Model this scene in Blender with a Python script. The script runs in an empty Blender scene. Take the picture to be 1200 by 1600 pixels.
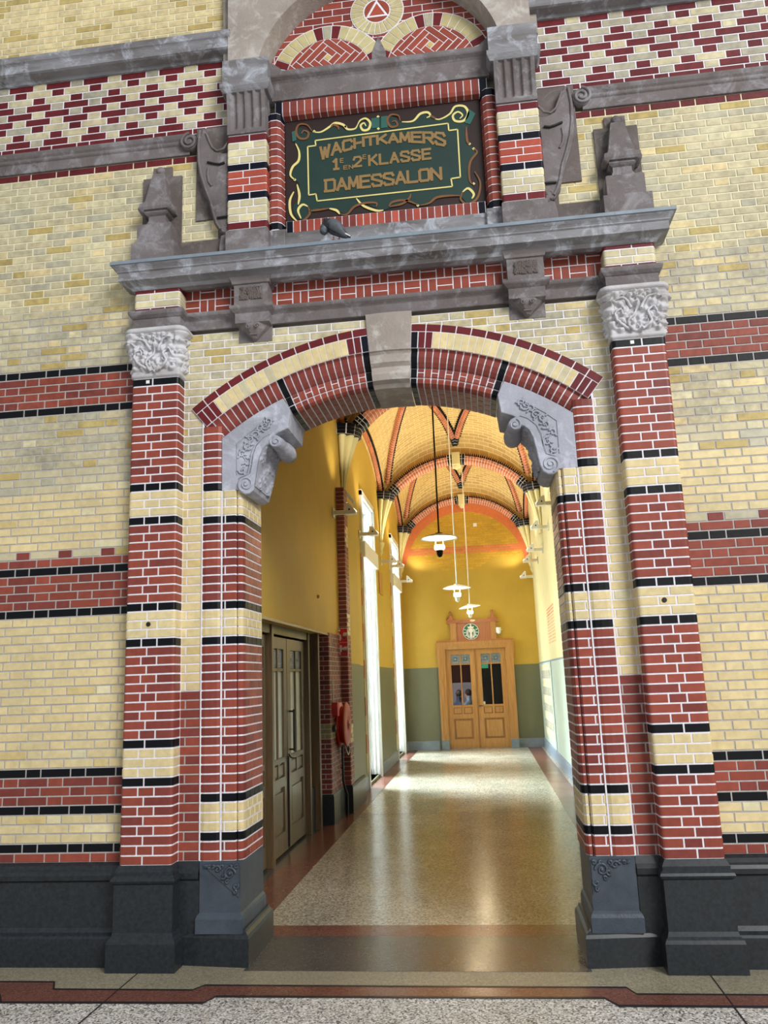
import bpy, bmesh, math, random
from mathutils import Vector, noise, Matrix
random.seed(7)
PI = math.pi
sin, cos, sqrt = math.sin, math.cos, math.sqrt
scene = bpy.context.scene
COL = scene.collection

# ------------------------------------------------------------------ camera
cd = bpy.data.cameras.new('camera')
cam = bpy.data.objects.new('camera', cd); COL.objects.link(cam)
cam.location = (0.5346, -5.2726, 1.7249)
cam.rotation_euler = (math.radians(101.70986), math.radians(2.11822), math.radians(7.02481))
cd.sensor_fit = 'HORIZONTAL'; cd.sensor_width = 36; cd.lens = 37.81
cd.clip_start = .05; cd.clip_end = 200
scene.camera = cam
# ------------------------------------------------------------------ view, world, lights
scene.view_settings.view_transform = 'Standard'; scene.view_settings.look = 'None'
scene.view_settings.gamma = 1; scene.view_settings.use_curve_mapping = False
scene.view_settings.exposure = 0.0
w = bpy.data.worlds.new('hall_daylight'); scene.world = w; w.use_nodes = True
bg = w.node_tree.nodes['Background']
bg.inputs[0].default_value = (.93, .97, 1.0, 1); bg.inputs[1].default_value = .46
def area(name, loc, target, sx, sy, power, col=(1, 1, 1)):
    l = bpy.data.lights.new(name, 'AREA'); l.shape = 'RECTANGLE'; l.size = sx; l.size_y = sy
    l.energy = power; l.color = col
    o = bpy.data.objects.new(name, l); COL.objects.link(o); o.location = loc
    o.rotation_euler = (Vector(target) - Vector(loc)).to_track_quat('-Z', 'Y').to_euler()
    return o
area('glass_roof_daylight', (12, -15, 11.5), (0, 0, 2.4), 9, 6, 3900, (1, .985, .96))
area('window_daylight', (-3.4, 9.1, 2.9), (1.8, 8.9, 1.6), 1.7, 4.6, 1250, (.93, .97, 1))
area('window_daylight', (-3.4, 13.9, 2.9), (1.8, 13.7, 1.6), 1.7, 4.6, 1100, (.93, .97, 1))

for wy, pw in ((9.1, 700), (13.6, 700)):
    o = area('window_sky_beam', (-3.9, wy+1.0, 4.6), (.2, wy-.9, 0), 2.2, 3.6, pw, (.80, .90, 1)); o.data.spread = math.radians(60)
# ------------------------------------------------------------------ colour and materials
def lin(c): return tuple(((v/255)/12.92 if v/255 <= .04045 else ((v/255+.055)/1.055)**2.4) for v in c)
def nodes(name):
    m = bpy.data.materials.new(name); m.use_nodes = True
    nt = m.node_tree; return m, nt, nt.nodes['Principled BSDF']
def mat(name, c, rough=.6, var=.12, scale=8, bump=.0, bscale=60, metal=0, spec=.5, c2=None, detail=6, stretch=None, coat=0):
    m, nt, b = nodes(name)
    tc = nt.nodes.new('ShaderNodeTexCoord'); src = tc.outputs['Object']
    if stretch:
        mp = nt.nodes.new('ShaderNodeMapping'); mp.inputs['Scale'].default_value = stretch
        nt.links.new(src, mp.inputs[0]); src = mp.outputs[0]
    n = nt.nodes.new('ShaderNodeTexNoise'); n.inputs['Scale'].default_value = scale; n.inputs['Detail'].default_value = detail
    n.inputs['Roughness'].default_value = .62
    nt.links.new(src, n.inputs['Vector'])
    r = nt.nodes.new('ShaderNodeValToRGB')
    a = lin(c); a2 = lin(c2) if c2 else tuple(min(1, v*(1+var)) for v in a)
    lo = a if c2 else tuple(v*(1-var) for v in a)
    r.color_ramp.elements[0].position = .32; r.color_ramp.elements[1].position = .68
    r.color_ramp.elements[0].color = (*lo, 1); r.color_ramp.elements[1].color = (*a2, 1)
    nt.links.new(n.outputs['Fac'], r.inputs[0]); nt.links.new(r.outputs[0], b.inputs['Base Color'])
    b.inputs['Roughness'].default_value = rough; b.inputs['Metallic'].default_value = metal
    b.inputs['Specular IOR Level'].default_value = spec
    b.inputs['Coat Weight'].default_value = coat
    if bump:
        n2 = nt.nodes.new('ShaderNodeTexNoise'); n2.inputs['Scale'].default_value = bscale; n2.inputs['Detail'].default_value = 4
        nt.links.new(src, n2.inputs['Vector'])
        bp = nt.nodes.new('ShaderNodeBump'); bp.inputs['Strength'].default_value = bump; bp.inputs['Distance'].default_value = .01
        nt.links.new(n2.outputs['Fac'], bp.inputs['Height']); nt.links.new(bp.outputs[0], b.inputs['Normal'])
    return m
def stonemat(name, a, bcol, c3, rough=.8, stretch=(1, 1, 1), scale=2.2):
    m = mat(name, a, rough=rough, c2=bcol, scale=scale, bump=.35, bscale=45, detail=9, stretch=stretch)
    nt = m.node_tree; b = nt.nodes['Principled BSDF']; lk = b.inputs['Base Color'].links[0]; srcs = lk.from_socket
    tc = nt.nodes.new('ShaderNodeTexCoord'); n = nt.nodes.new('ShaderNodeTexNoise'); n.inputs['Scale'].default_value = 5.5; n.inputs['Detail'].default_value = 10
    n.inputs['Roughness'].default_value = .7; n.inputs['Distortion'].default_value = .6
    nt.links.new(tc.outputs['Object'], n.inputs['Vector'])
    r = nt.nodes.new('ShaderNodeValToRGB'); r.color_ramp.elements[0].position = .5; r.color_ramp.elements[1].position = .64
    r.color_ramp.elements[0].color = (0, 0, 0, 1); r.color_ramp.elements[1].color = (.75, .75, .75, 1)
    nt.links.new(n.outputs['Fac'], r.inputs[0])
    mx = nt.nodes.new('ShaderNodeMix'); mx.data_type = 'RGBA'; nt.links.new(r.outputs[0], mx.inputs[0]); nt.links.new(srcs, mx.inputs[6])
    mx.inputs[7].default_value = (*lin(c3), 1); nt.links.new(mx.outputs[2], b.inputs['Base Color']); return m
def emat(name, c, s):
    m, nt, b = nodes(name)
    b.inputs['Base Color'].default_value = (*lin(c), 1); b.inputs['Emission Color'].default_value = (*lin(c), 1)
    b.inputs['Emission Strength'].default_value = s; return m
def brickmat(name, rough=.38, coat=.0, bump=.25, lo=.84, hi=1.13):
    """colour of each brick comes from the mesh attribute 'Col', mottled by noise"""
    m, nt, b = nodes(name)
    at = nt.nodes.new('ShaderNodeAttribute'); at.attribute_name = 'Col'
    tc = nt.nodes.new('ShaderNodeTexCoord')
    n = nt.nodes.new('ShaderNodeTexNoise'); n.inputs['Scale'].default_value = 22; n.inputs['Detail'].default_value = 6
    nt.links.new(tc.outputs['Object'], n.inputs['Vector'])
    n3 = nt.nodes.new('ShaderNodeTexNoise'); n3.inputs['Scale'].default_value = 1.7; n3.inputs['Detail'].default_value = 5
    nt.links.new(tc.outputs['Object'], n3.inputs['Vector'])
    ad = nt.nodes.new('ShaderNodeMath'); ad.operation = 'ADD'
    nt.links.new(n.outputs['Fac'], ad.inputs[0]); nt.links.new(n3.outputs['Fac'], ad.inputs[1])
    mr = nt.nodes.new('ShaderNodeMapRange'); mr.inputs[1].default_value = .7; mr.inputs[2].default_value = 1.3
    mr.inputs[3].default_value = lo; mr.inputs[4].default_value = hi
    nt.links.new(ad.outputs[0], mr.inputs[0])
    mx = nt.nodes.new('ShaderNodeVectorMath'); mx.operation = 'SCALE'
    nt.links.new(at.outputs['Color'], mx.inputs[0]); nt.links.new(mr.outputs[0], mx.inputs['Scale'])
    nt.links.new(mx.outputs[0], b.inputs['Base Color'])
    b.inputs['Roughness'].default_value = rough; b.inputs['Coat Weight'].default_value = coat
    b.inputs['Specular IOR Level'].default_value = .22
    bp = nt.nodes.new('ShaderNodeBump'); bp.inputs['Strength'].default_value = bump; bp.inputs['Distance'].default_value = .004
    nt.links.new(n.outputs['Fac'], bp.inputs['Height']); nt.links.new(bp.outputs[0], b.inputs['Normal'])
    return m
def terrazzo(name, c, chips, scale=90, rough=.3, amount=.5):
    m, nt, b = nodes(name)
    tc = nt.nodes.new('ShaderNodeTexCoord')
    v = nt.nodes.new('ShaderNodeTexVoronoi'); v.inputs['Scale'].default_value = scale
    nt.links.new(tc.outputs['Object'], v.inputs['Vector'])
    s = nt.nodes.new('ShaderNodeSeparateColor'); nt.links.new(v.outputs['Color'], s.inputs[0])
    r = nt.nodes.new('ShaderNodeValToRGB'); r.color_ramp.interpolation = 'CONSTANT'
    els = r.color_ramp.elements
    els[0].position = 0; els[0].color = (*lin(c), 1); els[1].position = 1-amount; els[1].color = (*lin(chips[0]), 1)
    for i, ch in enumerate(chips[1:]):
        e = els.new(1-amount+amount*(i+1)/len(chips)); e.color = (*lin(ch), 1)
    nt.links.new(s.outputs[0], r.inputs[0])
    n = nt.nodes.new('ShaderNodeTexNoise'); n.inputs['Scale'].default_value = 1.3; n.inputs['Detail'].default_value = 4
    nt.links.new(tc.outputs['Object'], n.inputs['Vector'])
    mr = nt.nodes.new('ShaderNodeMapRange'); mr.inputs[1].default_value = .3; mr.inputs[2].default_value = .7
    mr.inputs[3].default_value = .86; mr.inputs[4].default_value = 1.1
    nt.links.new(n.outputs['Fac'], mr.inputs[0])
    mx = nt.nodes.new('ShaderNodeVectorMath'); mx.operation = 'SCALE'
    nt.links.new(r.outputs[0], mx.inputs[0]); nt.links.new(mr.outputs[0], mx.inputs['Scale'])
    nt.links.new(mx.outputs[0], b.inputs['Base Color'])
    mr2 = nt.nodes.new('ShaderNodeMapRange'); mr2.inputs[1].default_value = .3; mr2.inputs[2].default_value = .7
    mr2.inputs[3].default_value = rough*.85; mr2.inputs[4].default_value = rough*1.25
    nt.links.new(n.outputs['Fac'], mr2.inputs[0]); nt.links.new(mr2.outputs[0], b.inputs['Roughness'])
    return m
def vaultmat(name, c, mort, c2):
    m, nt, b = nodes(name)
    uv = nt.nodes.new('ShaderNodeUVMap'); uv.uv_map = 'UVMap'
    br = nt.nodes.new('ShaderNodeTexBrick'); br.inputs['Scale'].default_value = 1
    br.inputs['Color1'].default_value = (*lin(c), 1); br.inputs['Color2'].default_value = (*lin(c2), 1)
    br.inputs['Mortar'].default_value = (*lin(mort), 1); br.inputs['Mortar Size'].default_value = .005
    br.inputs['Brick Width'].default_value = .2; br.inputs['Row Height'].default_value = .06
    nt.links.new(uv.outputs[0], br.inputs['Vector']); nt.links.new(br.outputs['Color'], b.inputs['Base Color'])
    b.inputs['Roughness'].default_value = .55
    bp = nt.nodes.new('ShaderNodeBump'); bp.inputs['Strength'].default_value = .3; bp.inputs['Distance'].default_value = .004
    bp.invert = True
    nt.links.new(br.outputs['Fac'], bp.inputs['Height']); nt.links.new(bp.outputs[0], b.inputs['Normal'])
    return m
def woodmat(name, c, c2, rough=.35, st=(14, 14, 1.2)):
    return mat(name, c, rough=rough, c2=c2, scale=2.2, stretch=st, bump=.08, bscale=6, coat=.15)
def glassmat(name, tint=(.8, .85, .85), t=.75):
    m = bpy.data.materials.new(name); m.use_nodes = True; nt = m.node_tree
    b = nt.nodes['Principled BSDF']; out = nt.nodes['Material Output']
    b.inputs['Base Color'].default_value = (.03, .03, .03, 1); b.inputs['Roughness'].default_value = .04
    tr = nt.nodes.new('ShaderNodeBsdfTransparent'); tr.inputs[0].default_value = (*tint, 1)
    mx = nt.nodes.new('ShaderNodeMixShader'); mx.inputs[0].default_value = t
    nt.links.new(b.outputs[0], mx.inputs[1]); nt.links.new(tr.outputs[0], mx.inputs[2]); nt.links.new(mx.outputs[0], out.inputs[0])
    return m
M = {}
M['brick'] = brickmat('glazed_brick', .42, .0)
M['brick_old'] = brickmat('weathered_glazed_brick', .5, 0, .4, .66, 1.16)
M['brick_dull'] = brickmat('matt_brick', .6, 0, .4)
M['mortar'] = mat('pale_lavender_mortar', (232, 230, 238), .9, .1, 30, .3, 200)
M['mortar_grey'] = mat('grey_mortar', (178, 174, 172), .9, .12, 30, .3, 200)
M['mortar_up'] = mat('cream_mortar', (226, 220, 190), .9, .1, 12, .3, 200)
M['plaster'] = mat('rough_plaster', (190, 180, 160), .9)
M['stone'] = stonemat('brown_grey_sandstone', (92, 84, 84), (124, 117, 118), (150, 148, 153))
M['stone_d'] = stonemat('weathered_sandstone', (80, 72, 68), (110, 100, 98), (128, 122, 122))
M['stone_top'] = stonemat('streaky_cornice_stone', (96, 91, 90), (144, 144, 150), (192, 198, 210), .7, (.6, 1, 2.5), 3)
M['stone_l'] = stonemat('pale_grey_stone', (150, 151, 162), (178, 181, 195), (202, 206, 220))
M['stone_c'] = mat('carved_white_stone', (172, 168, 168), .75, c2=(212, 212, 218), scale=5, bump=.25, bscale=60, detail=8)
M['stone_w'] = stonemat('pink_grey_keystone', (142, 132, 124), (172, 162, 154), (196, 192, 186))
M['plinth'] = mat('polished_black_granite', (30, 34, 38), .34, c2=(46, 51, 56), scale=40, bump=.05, bscale=200, spec=.4)
M['plinth_b'] = mat('blue_black_stone', (52, 61, 72), .42, c2=(70, 80, 92), scale=6, bump=.15, bscale=90)
M['tz_hall'] = terrazzo('light_terrazzo', (196, 192, 184), [(226, 226, 222), (150, 148, 144), (96, 95, 94), (238, 238, 236)], 105, .45, .6)
M['tz_beige'] = terrazzo('olive_beige_terrazzo', (150, 143, 122), [(166, 158, 134), (134, 128, 110)], 110, .35, .5)
M['tz_cor'] = terrazzo('warm_beige_terrazzo', (172, 163, 143), [(194, 187, 168), (138, 127, 106), (208, 202, 186)], 75, .2, .55)
M['tz_red'] = terrazzo('red_brown_terrazzo', (118, 76, 64), [(130, 88, 76), (104, 66, 56)], 110, .22, .4)
M['tz_dark'] = terrazzo('charcoal_terrazzo', (82, 78, 74), [(92, 88, 82), (72, 68, 66)], 110, .22, .4)
M['tz_line'] = mat('black_inlay', (38, 34, 36), .4)
M['yellow'] = mat('mustard_wall_paint', (194, 160, 66), .62, .05, 2, .06, 90, spec=.25)
M['olive'] = mat('olive_dado_paint', (110, 110, 82), .4, .05, 2, .05, 90)
M['cream'] = mat('cream_paint', (222, 212, 160), .5, .05, 3, .08, 50)
M['pale'] = mat('pale_green_dado', (190, 202, 186), .4, .05, 3)
M['bluestone'] = mat('blue_grey_skirting_stone', (128, 140, 152), .45, .15, 6, .1)
M['orange'] = mat('orange_brick_band', (214, 120, 72), .6, .1, 12, .2)
M['white'] = mat('white_gloss_paint', (236, 238, 238), .35, .03)
M['offwhite'] = mat('off_white_enamel', (226, 222, 206), .35, .04)
M['oak'] = woodmat('honey_oak', (172, 122, 62), (194, 144, 82))
M['oak_red'] = woodmat('reddish_oak', (160, 96, 58), (182, 116, 74))
M['oak_dark'] = woodmat('brown_oak', (78, 60, 38), (104, 84, 56))
M['oak_line'] = woodmat('shadow_oak', (146, 98, 48), (162, 112, 58))
M['dark'] = mat('near_black_metal', (26, 22, 20), .4, .1)
M['brass'] = mat('brass', (190, 150, 80), .3, .08, metal=.9)
M['steel'] = mat('grey_steel', (150, 150, 150), .35, .08, metal=.7)
M['red'] = mat('fire_red_enamel', (178, 26, 26), .35, .05)
M['reel'] = mat('orange_red_reel_disc', (176, 62, 28), .5, .06)
M['signred'] = mat('sign_red', (200, 22, 34), .4, .02)
M['signwhite'] = mat('sign_white', (235, 232, 230), .4, .02)
M['b_green'] = mat('dark_green_board', (14, 44, 38), .55, c2=(18, 52, 45), scale=4)
M['b_brown'] = mat('dark_brown_board', (36, 16, 13), .6, .08, 4)
M['gold'] = mat('gold_leaf', (226, 212, 136), .35, .08, 12, spec=.7)
M['copper'] = mat('copper_paint', (120, 80, 46), .4, .1, 12)
M['bronze'] = mat('bronze_lettering', (140, 112, 68), .42, .08, 12)
M['teal'] = mat('teal_paint', (44, 96, 86), .4)
M['gl_green'] = mat('roundel_green', (10, 106, 76), .4, .02)
M['glass'] = glassmat('window_glass')
M['glass_dark'] = glassmat('tinted_door_glass', (.7, .7, .68), .8)
M['lead'] = mat('leaded_glass_pattern', (62, 84, 92), .3, c2=(110, 132, 138), scale=24)
M['daylit_glass'] = mat('painted_daylight_door_glass', (200, 212, 204), .2, c2=(232, 236, 220), scale=3)  # daylight reflected in the door panes is put into this pale colour
M['exit'] = emat('exit_light_green', (90, 220, 170), .9)
M['lampglow'] = emat('lit_lamp_glass', (255, 246, 224), 4)
M['room_wall'] = mat('lilac_room_wall', (170, 166, 184), .7, c2=(196, 196, 214), scale=1.5)
M['room_dark'] = mat('dark_room_lining', (52, 40, 38), .8)
M['maroon'] = mat('maroon_blind', (140, 46, 34), .7)
M['skin'] = mat('skin', (206, 156, 130), .5, .06)
M['hair'] = mat('dark_brown_hair', (36, 24, 20), .6)
M['navy'] = mat('navy_cloth', (44, 58, 88), .8)
M['ltblue'] = mat('light_blue_cloth', (150, 178, 200), .8)
M['feather'] = mat('slate_feathers', (62, 68, 76), .6, c2=(92, 98, 106), scale=30)
M['feather_d'] = mat('black_feathers', (22, 22, 26), .5, .2, 20)
M['feather_w'] = mat('white_feathers', (214, 214, 216), .6)
M['feather_g'] = mat('barred_grey_feathers', (88, 90, 92), .6, c2=(140, 142, 142), scale=26, stretch=(1, 1, 4))
M['foot'] = mat('pink_foot', (160, 84, 80), .6)
# brick colours (linear)
def J(c, a=.07):
    k = 1+random.uniform(-a, a); t = random.uniform(-.02, .02)
    return (max(0, c[0]*k*(1+t)), max(0, c[1]*k), max(0, c[2]*k*(1-t)))
RED = lin((148, 74, 60)); RED2 = lin((129, 64, 57)); CRIM = lin((104, 36, 40)); BLK = lin((9, 11, 17)); BLKB = lin((8, 11, 26))
CRM = lin((220, 202, 154)); CRM2 = lin((200, 190, 156)); CRG = lin((184, 178, 154)); CRO = lin((214, 192, 134)); OCH = lin((192, 172, 112)); GRY = lin((174, 168, 148)); PALE = lin((222, 212, 172))
SALM = lin((172, 82, 66)); ORG = lin((198, 122, 86)); ORGB = lin((168, 108, 56))
def cream(z=1.):
    r = random.random()
    if z > 3.1:
        c = CRM2 if r < .62 else CRG if r < .76 else CRM if r < .84 else OCH if r < .94 else PALE
    else:
        c = CRM if r < .92 else PALE if r < .96 else CRO
    return J(c, .05)
def red(dark=.3):
    return J(RED2 if random.random() < dark else RED, .1)
KIND = {'r': lambda: red(), 'b': lambda: J(BLK, .1), 'c': lambda: J(CRM, .05), 'm': lambda: J(CRIM, .1), 's': lambda: J(SALM, .12),
        'n': lambda: J(BLKB, .1), 'p': lambda: J(CRM2 if random.random() < .6 else PALE, .08), 'd': lambda: J(RED2, .12), 'o': lambda: J(ORG, .1),
        'q': lambda: J(ORGB, .1)}

# ------------------------------------------------------------------ mesh builder
class B:
    def __init__(s): s.v = []; s.f = []; s.m = []; s.c = []; s.uv = []; s.hasuv = False; s.sm = []
    def face(s, pts, m=0, c=(1, 1, 1), uv=None, sm=False):
        n = len(s.v); s.v += [tuple(p) for p in pts]; s.f.append(tuple(range(n, n+len(pts)))); s.m.append(m); s.c.append(c)
        s.uv.append(uv); s.sm.append(sm)
        if uv: s.hasuv = True
    def mesh(s, vs, fs, m=0, c=(1, 1, 1), sm=False):
        n = len(s.v); s.v += [tuple(p) for p in vs]
        for f in fs: s.f.append(tuple(i+n for i in f)); s.m.append(m); s.c.append(c); s.uv.append(None); s.sm.append(sm)
    def box(s, x0, x1, y0, y1, z0, z1, m=0, c=(1, 1, 1)):
        vs = [(x0, y0, z0), (x1, y0, z0), (x1, y1, z0), (x0, y1, z0), (x0, y0, z1), (x1, y0, z1), (x1, y1, z1), (x0, y1, z1)]
        s.mesh(vs, [(0, 3, 2, 1), (4, 5, 6, 7), (0, 1, 5, 4), (1, 2, 6, 5), (2, 3, 7, 6), (3, 0, 4, 7)], m, c)
    def bev(s, x0, x1, y0, y1, z0, z1, e=.006, m=0, c=(1, 1, 1)):
        """box with chamfered edges on the sides seen from -y, +x, -x, +-z"""
        s.loft([[(x, y, z) for x, z in ((x0+i, z0+i), (x1-i, z0+i), (x1-i, z1-i), (x0+i, z1-i))] for y, i in ((y1, e), (y1-e, 0), (y0+e, 0), (y0, e))], m, c, caps=True)
    def loft(s, rings, m=0, c=(1, 1, 1), caps=True, closed=True, sm=False):
        n = len(rings[0]); vs = [p for r in rings for p in r]; fs = []
        for i in range(len(rings)-1):
            for j in range(n if closed else n-1):
                a = i*n+j; b = i*n+(j+1) % n; fs.append((a, b, b+n, a+n))
        s.mesh(vs, fs, m, c, sm)
        if caps:
            s.mesh(rings[0], [tuple(range(n))[::-1]], m, c); s.mesh(rings[-1], [tuple(range(n))], m, c)
    def prism(s, poly, y0, y1, m=0, c=(1, 1, 1), ax='y', e=0):
        """polygon in (x,z) extruded along y (or (y,z) along x, or (x,y) along z)"""
        f = {'y': lambda p, d: (p[0], d, p[1]), 'x': lambda p, d: (d, p[0], p[1]), 'z': lambda p, d: (p[0], p[1], d)}[ax]
        if e:
            q = inset(poly, e)
            s.loft([[f(p, y1) for p in poly], [f(p, y0+(e if y1 > y0 else -e)) for p in poly], [f(p, y0) for p in q]], m, c)
        else: s.loft([[f(p, y0) for p in poly], [f(p, y1) for p in poly]], m, c)
    def tube(s, pts, r, n=8, m=0, c=(1, 1, 1), rr=None, flat=None):
        pts = [Vector(p) for p in pts]; rings = []; up = None
        for i, p in enumerate(pts):
            d = (pts[min(i+1, len(pts)-1)]-pts[max(i-1, 0)]).normalized()
            if up is None: up = Vector((0, -1, 0)) if abs(d.y) < .9 else Vector((0, 0, 1))
            a = d.cross(up).normalized(); b = a.cross(d).normalized(); up = b
            R = rr[i] if rr else r
            fa = 1; fb = flat if flat else 1
            rings.append([tuple(p+a*(cos(2*PI*k/n)*R*fa)+b*(sin(2*PI*k/n)*R*fb)) for k in range(n)])
        s.loft(rings, m, c, sm=True)
    def lathe(s, prof, cx=0, cy=0, cz=0, n=24, m=0, c=(1, 1, 1), ax='z', caps=True):
        rings = []
        for r, z in prof:
            rg = []
            for k in range(n):
                a = 2*PI*k/n; u, v = r*cos(a), r*sin(a)
                rg.append((cx+u, cy+v, cz+z) if ax == 'z' else (cx+u, cy+z, cz+v) if ax == 'y' else (cx+z, cy+u, cz+v))
            rings.append(rg)
        s.loft(rings, m, c, caps=caps, sm=True)
    def ball(s, p, r, m=0, c=(1, 1, 1), n=10, sc=(1, 1, 1)):
        rings = []
        for i in range(n+1):
            t = PI*i/n; rr = max(sin(t), .02)
            rings.append([(p[0]+r*sc[0]*rr*cos(2*PI*k/(n*2)), p[1]+r*sc[1]*rr*sin(2*PI*k/(n*2)), p[2]-r*sc[2]*cos(t)) for k in range(n*2)])
        s.loft(rings, m, c, sm=True)
    def grid(s, f, ss, ts, m=0, c=(1, 1, 1), uvf=None, sm=True):
        n = len(s.v)
        for t in ts:
            for q in ss: s.v.append(tuple(f(q, t)))
        k = len(ss)
        for j in range(len(ts)-1):
            for i in range(k-1):
                a = n+j*k+i; s.f.append((a, a+1, a+1+k, a+k)); s.m.append(m); s.c.append(c); s.sm.append(sm)
                if uvf:
                    s.uv.append([uvf(ss[i], ts[j]), uvf(ss[i+1], ts[j]), uvf(ss[i+1], ts[j+1]), uvf(ss[i], ts[j+1])]); s.hasuv = True
                else: s.uv.append(None)
    def build(s, name, mats, parent=None, label=None, cat=None, group=None, kind=None, fix=False):
        me = bpy.data.meshes.new(name); me.from_pydata(s.v, [], s.f)
        if not isinstance(mats, (list, tuple)): mats = [mats]
        for q in mats: me.materials.append(M[q])
        me.polygons.foreach_set('material_index', s.m); me.polygons.foreach_set('use_smooth', s.sm)
        ca = me.color_attributes.new('Col', 'FLOAT_COLOR', 'CORNER'); arr = []
        for p, c in zip(me.polygons, s.c): arr += [c[0], c[1], c[2], 1]*p.loop_total
        ca.data.foreach_set('color', arr)
        if s.hasuv:
            ul = me.uv_layers.new(name='UVMap'); arr = []
            for p, u in zip(me.polygons, s.uv):
                for k in range(p.loop_total): arr += list(u[k]) if u else [0, 0]
            ul.data.foreach_set('uv', arr)
        if fix:
            bm = bmesh.new(); bm.from_mesh(me); bmesh.ops.remove_doubles(bm, verts=bm.verts, dist=1e-5)
            bmesh.ops.recalc_face_normals(bm, faces=bm.faces); bm.to_mesh(me); bm.free()
        me.update()
        o = bpy.data.objects.new(name, me); COL.objects.link(o)
        if parent:
            o.parent = parent
            if parent.type == 'EMPTY': o.matrix_parent_inverse = Matrix.Translation(-parent.location)
        tag(o, label, cat, group, kind); return o
def tag(o, label=None, cat=None, group=None, kind=None):
    if label: o['label'] = label
    if cat: o['category'] = cat
    if group: o['group'] = group
    if kind: o['kind'] = kind
def thing(name, label=None, cat=None, loc=(0, 0, 0), group=None, kind=None):
    """an Empty at the thing's base; parts are modelled in world space and keep their place"""
    o = bpy.data.objects.new(name, None); COL.objects.link(o); o.location = loc; o.empty_display_size = .1
    tag(o, label, cat, group, kind); return o
def copy_thing(o, parent=None):
    c = o.copy(); COL.objects.link(c)
    if parent: c.parent = parent
    for ch in list(o.children): copy_thing(ch, c)
    return c
def inset(poly, e):
    n = len(poly); out = []
    ar = sum(poly[i][0]*poly[(i+1) % n][1]-poly[(i+1) % n][0]*poly[i][1] for i in range(n)); sg = 1 if ar > 0 else -1
    for i in range(n):
        p0, p, p1 = poly[i-1], poly[i], poly[(i+1) % n]
        d0 = Vector((p[0]-p0[0], p[1]-p0[1])); d1 = Vector((p1[0]-p[0], p1[1]-p[1]))
        if d0.length < 1e-9 or d1.length < 1e-9: out.append(p); continue
        d0.normalize(); d1.normalize(); n0 = Vector((-d0.y, d0.x))*sg; n1 = Vector((-d1.y, d1.x))*sg
        b = n0+n1
        if b.length < 1e-6: out.append(p); continue
        b.normalize(); k = e/max(.35, b.dot(n0)); out.append((p[0]+b.x*k, p[1]+b.y*k))
    return out
def clip(poly, reg):
    """Sutherland-Hodgman against a convex counter-clockwise region"""
    out = list(poly); n = len(reg)
    for i in range(n):
        a, b = reg[i], reg[(i+1) % n]
        def side(p): return (b[0]-a[0])*(p[1]-a[1])-(b[1]-a[1])*(p[0]-a[0])
        src, out = out, []
        for j in range(len(src)):
            p, q = src[j-1], src[j]; sp, sq = side(p), side(q)
            if (sp >= 0) != (sq >= 0):
                t = sp/(sp-sq); out.append((p[0]+(q[0]-p[0])*t, p[1]+(q[1]-p[1])*t))
            if sq >= 0: out.append(q)
        if len(out) < 3: return []
    cl = []
    for p in out:
        if not cl or abs(p[0]-cl[-1][0])+abs(p[1]-cl[-1][1]) > 1e-4: cl.append(p)
    return cl if len(cl) > 2 else []
def fb(b, poly, y, d=.004, m=1, c=(1, 1, 1), j=.0045):
    """flat brick: polygon (x,z) standing d proud of the plane y, shrunk by half a joint"""
    q = inset(poly, j); r = inset(poly, j+.0025)
    n = len(q)
    b.loft([[(p[0], y, p[1]) for p in q], [(p[0], y-d*.6, p[1]) for p in q], [(p[0], y-d, p[1]) for p in r]], m, c)
class Path:
    """polyline in two dimensions, with outward normal on the right of travel"""
    def __init__(s, pts):
        s.p = [Vector(p) for p in pts]; s.L = [0]
        for i in range(1, len(s.p)): s.L.append(s.L[-1]+(s.p[i]-s.p[i-1]).length)
        s.N = []
        for i in range(len(s.p)):
            a = s.p[max(i-1, 0)]; c = s.p[min(i+1, len(s.p)-1)]; q = s.p[i]
            d = Vector((0, 0))
            if (q-a).length > 1e-9: d += (q-a).normalized()
            if (c-q).length > 1e-9: d += (c-q).normalized()
            d.normalize(); s.N.append(Vector((d.y, -d.x)))
    def at(s, t):
        t = max(0, min(s.L[-1], t))
        for i in range(1, len(s.L)):
            if t <= s.L[i]+1e-12:
                k = (t-s.L[i-1])/max(1e-9, s.L[i]-s.L[i-1])
                return s.p[i-1].lerp(s.p[i], k), s.N[i-1].lerp(s.N[i], k).normalized()
    def between(s, a, b):
        return [a]+[l for l in s.L if a+1e-4 < l < b-1e-4]+[b]
def rounded(pts, r, n=4):
    out = [pts[0]]
    for i in range(1, len(pts)-1):
        a, p, c = Vector(pts[i-1]), Vector(pts[i]), Vector(pts[i+1])
        rr = r[i] if isinstance(r, dict) and i in r else (0 if isinstance(r, dict) else r)
        if rr <= 0: out.append(tuple(p)); continue
        p0 = p+(a-p).normalized()*rr; p1 = p+(c-p).normalized()*rr
        for k in range(n+1):
            t = k/n; out.append(tuple(p0*(1-t)**2+p*2*t*(1-t)+p1*t*t))
    out.append(pts[-1]); return out
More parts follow.
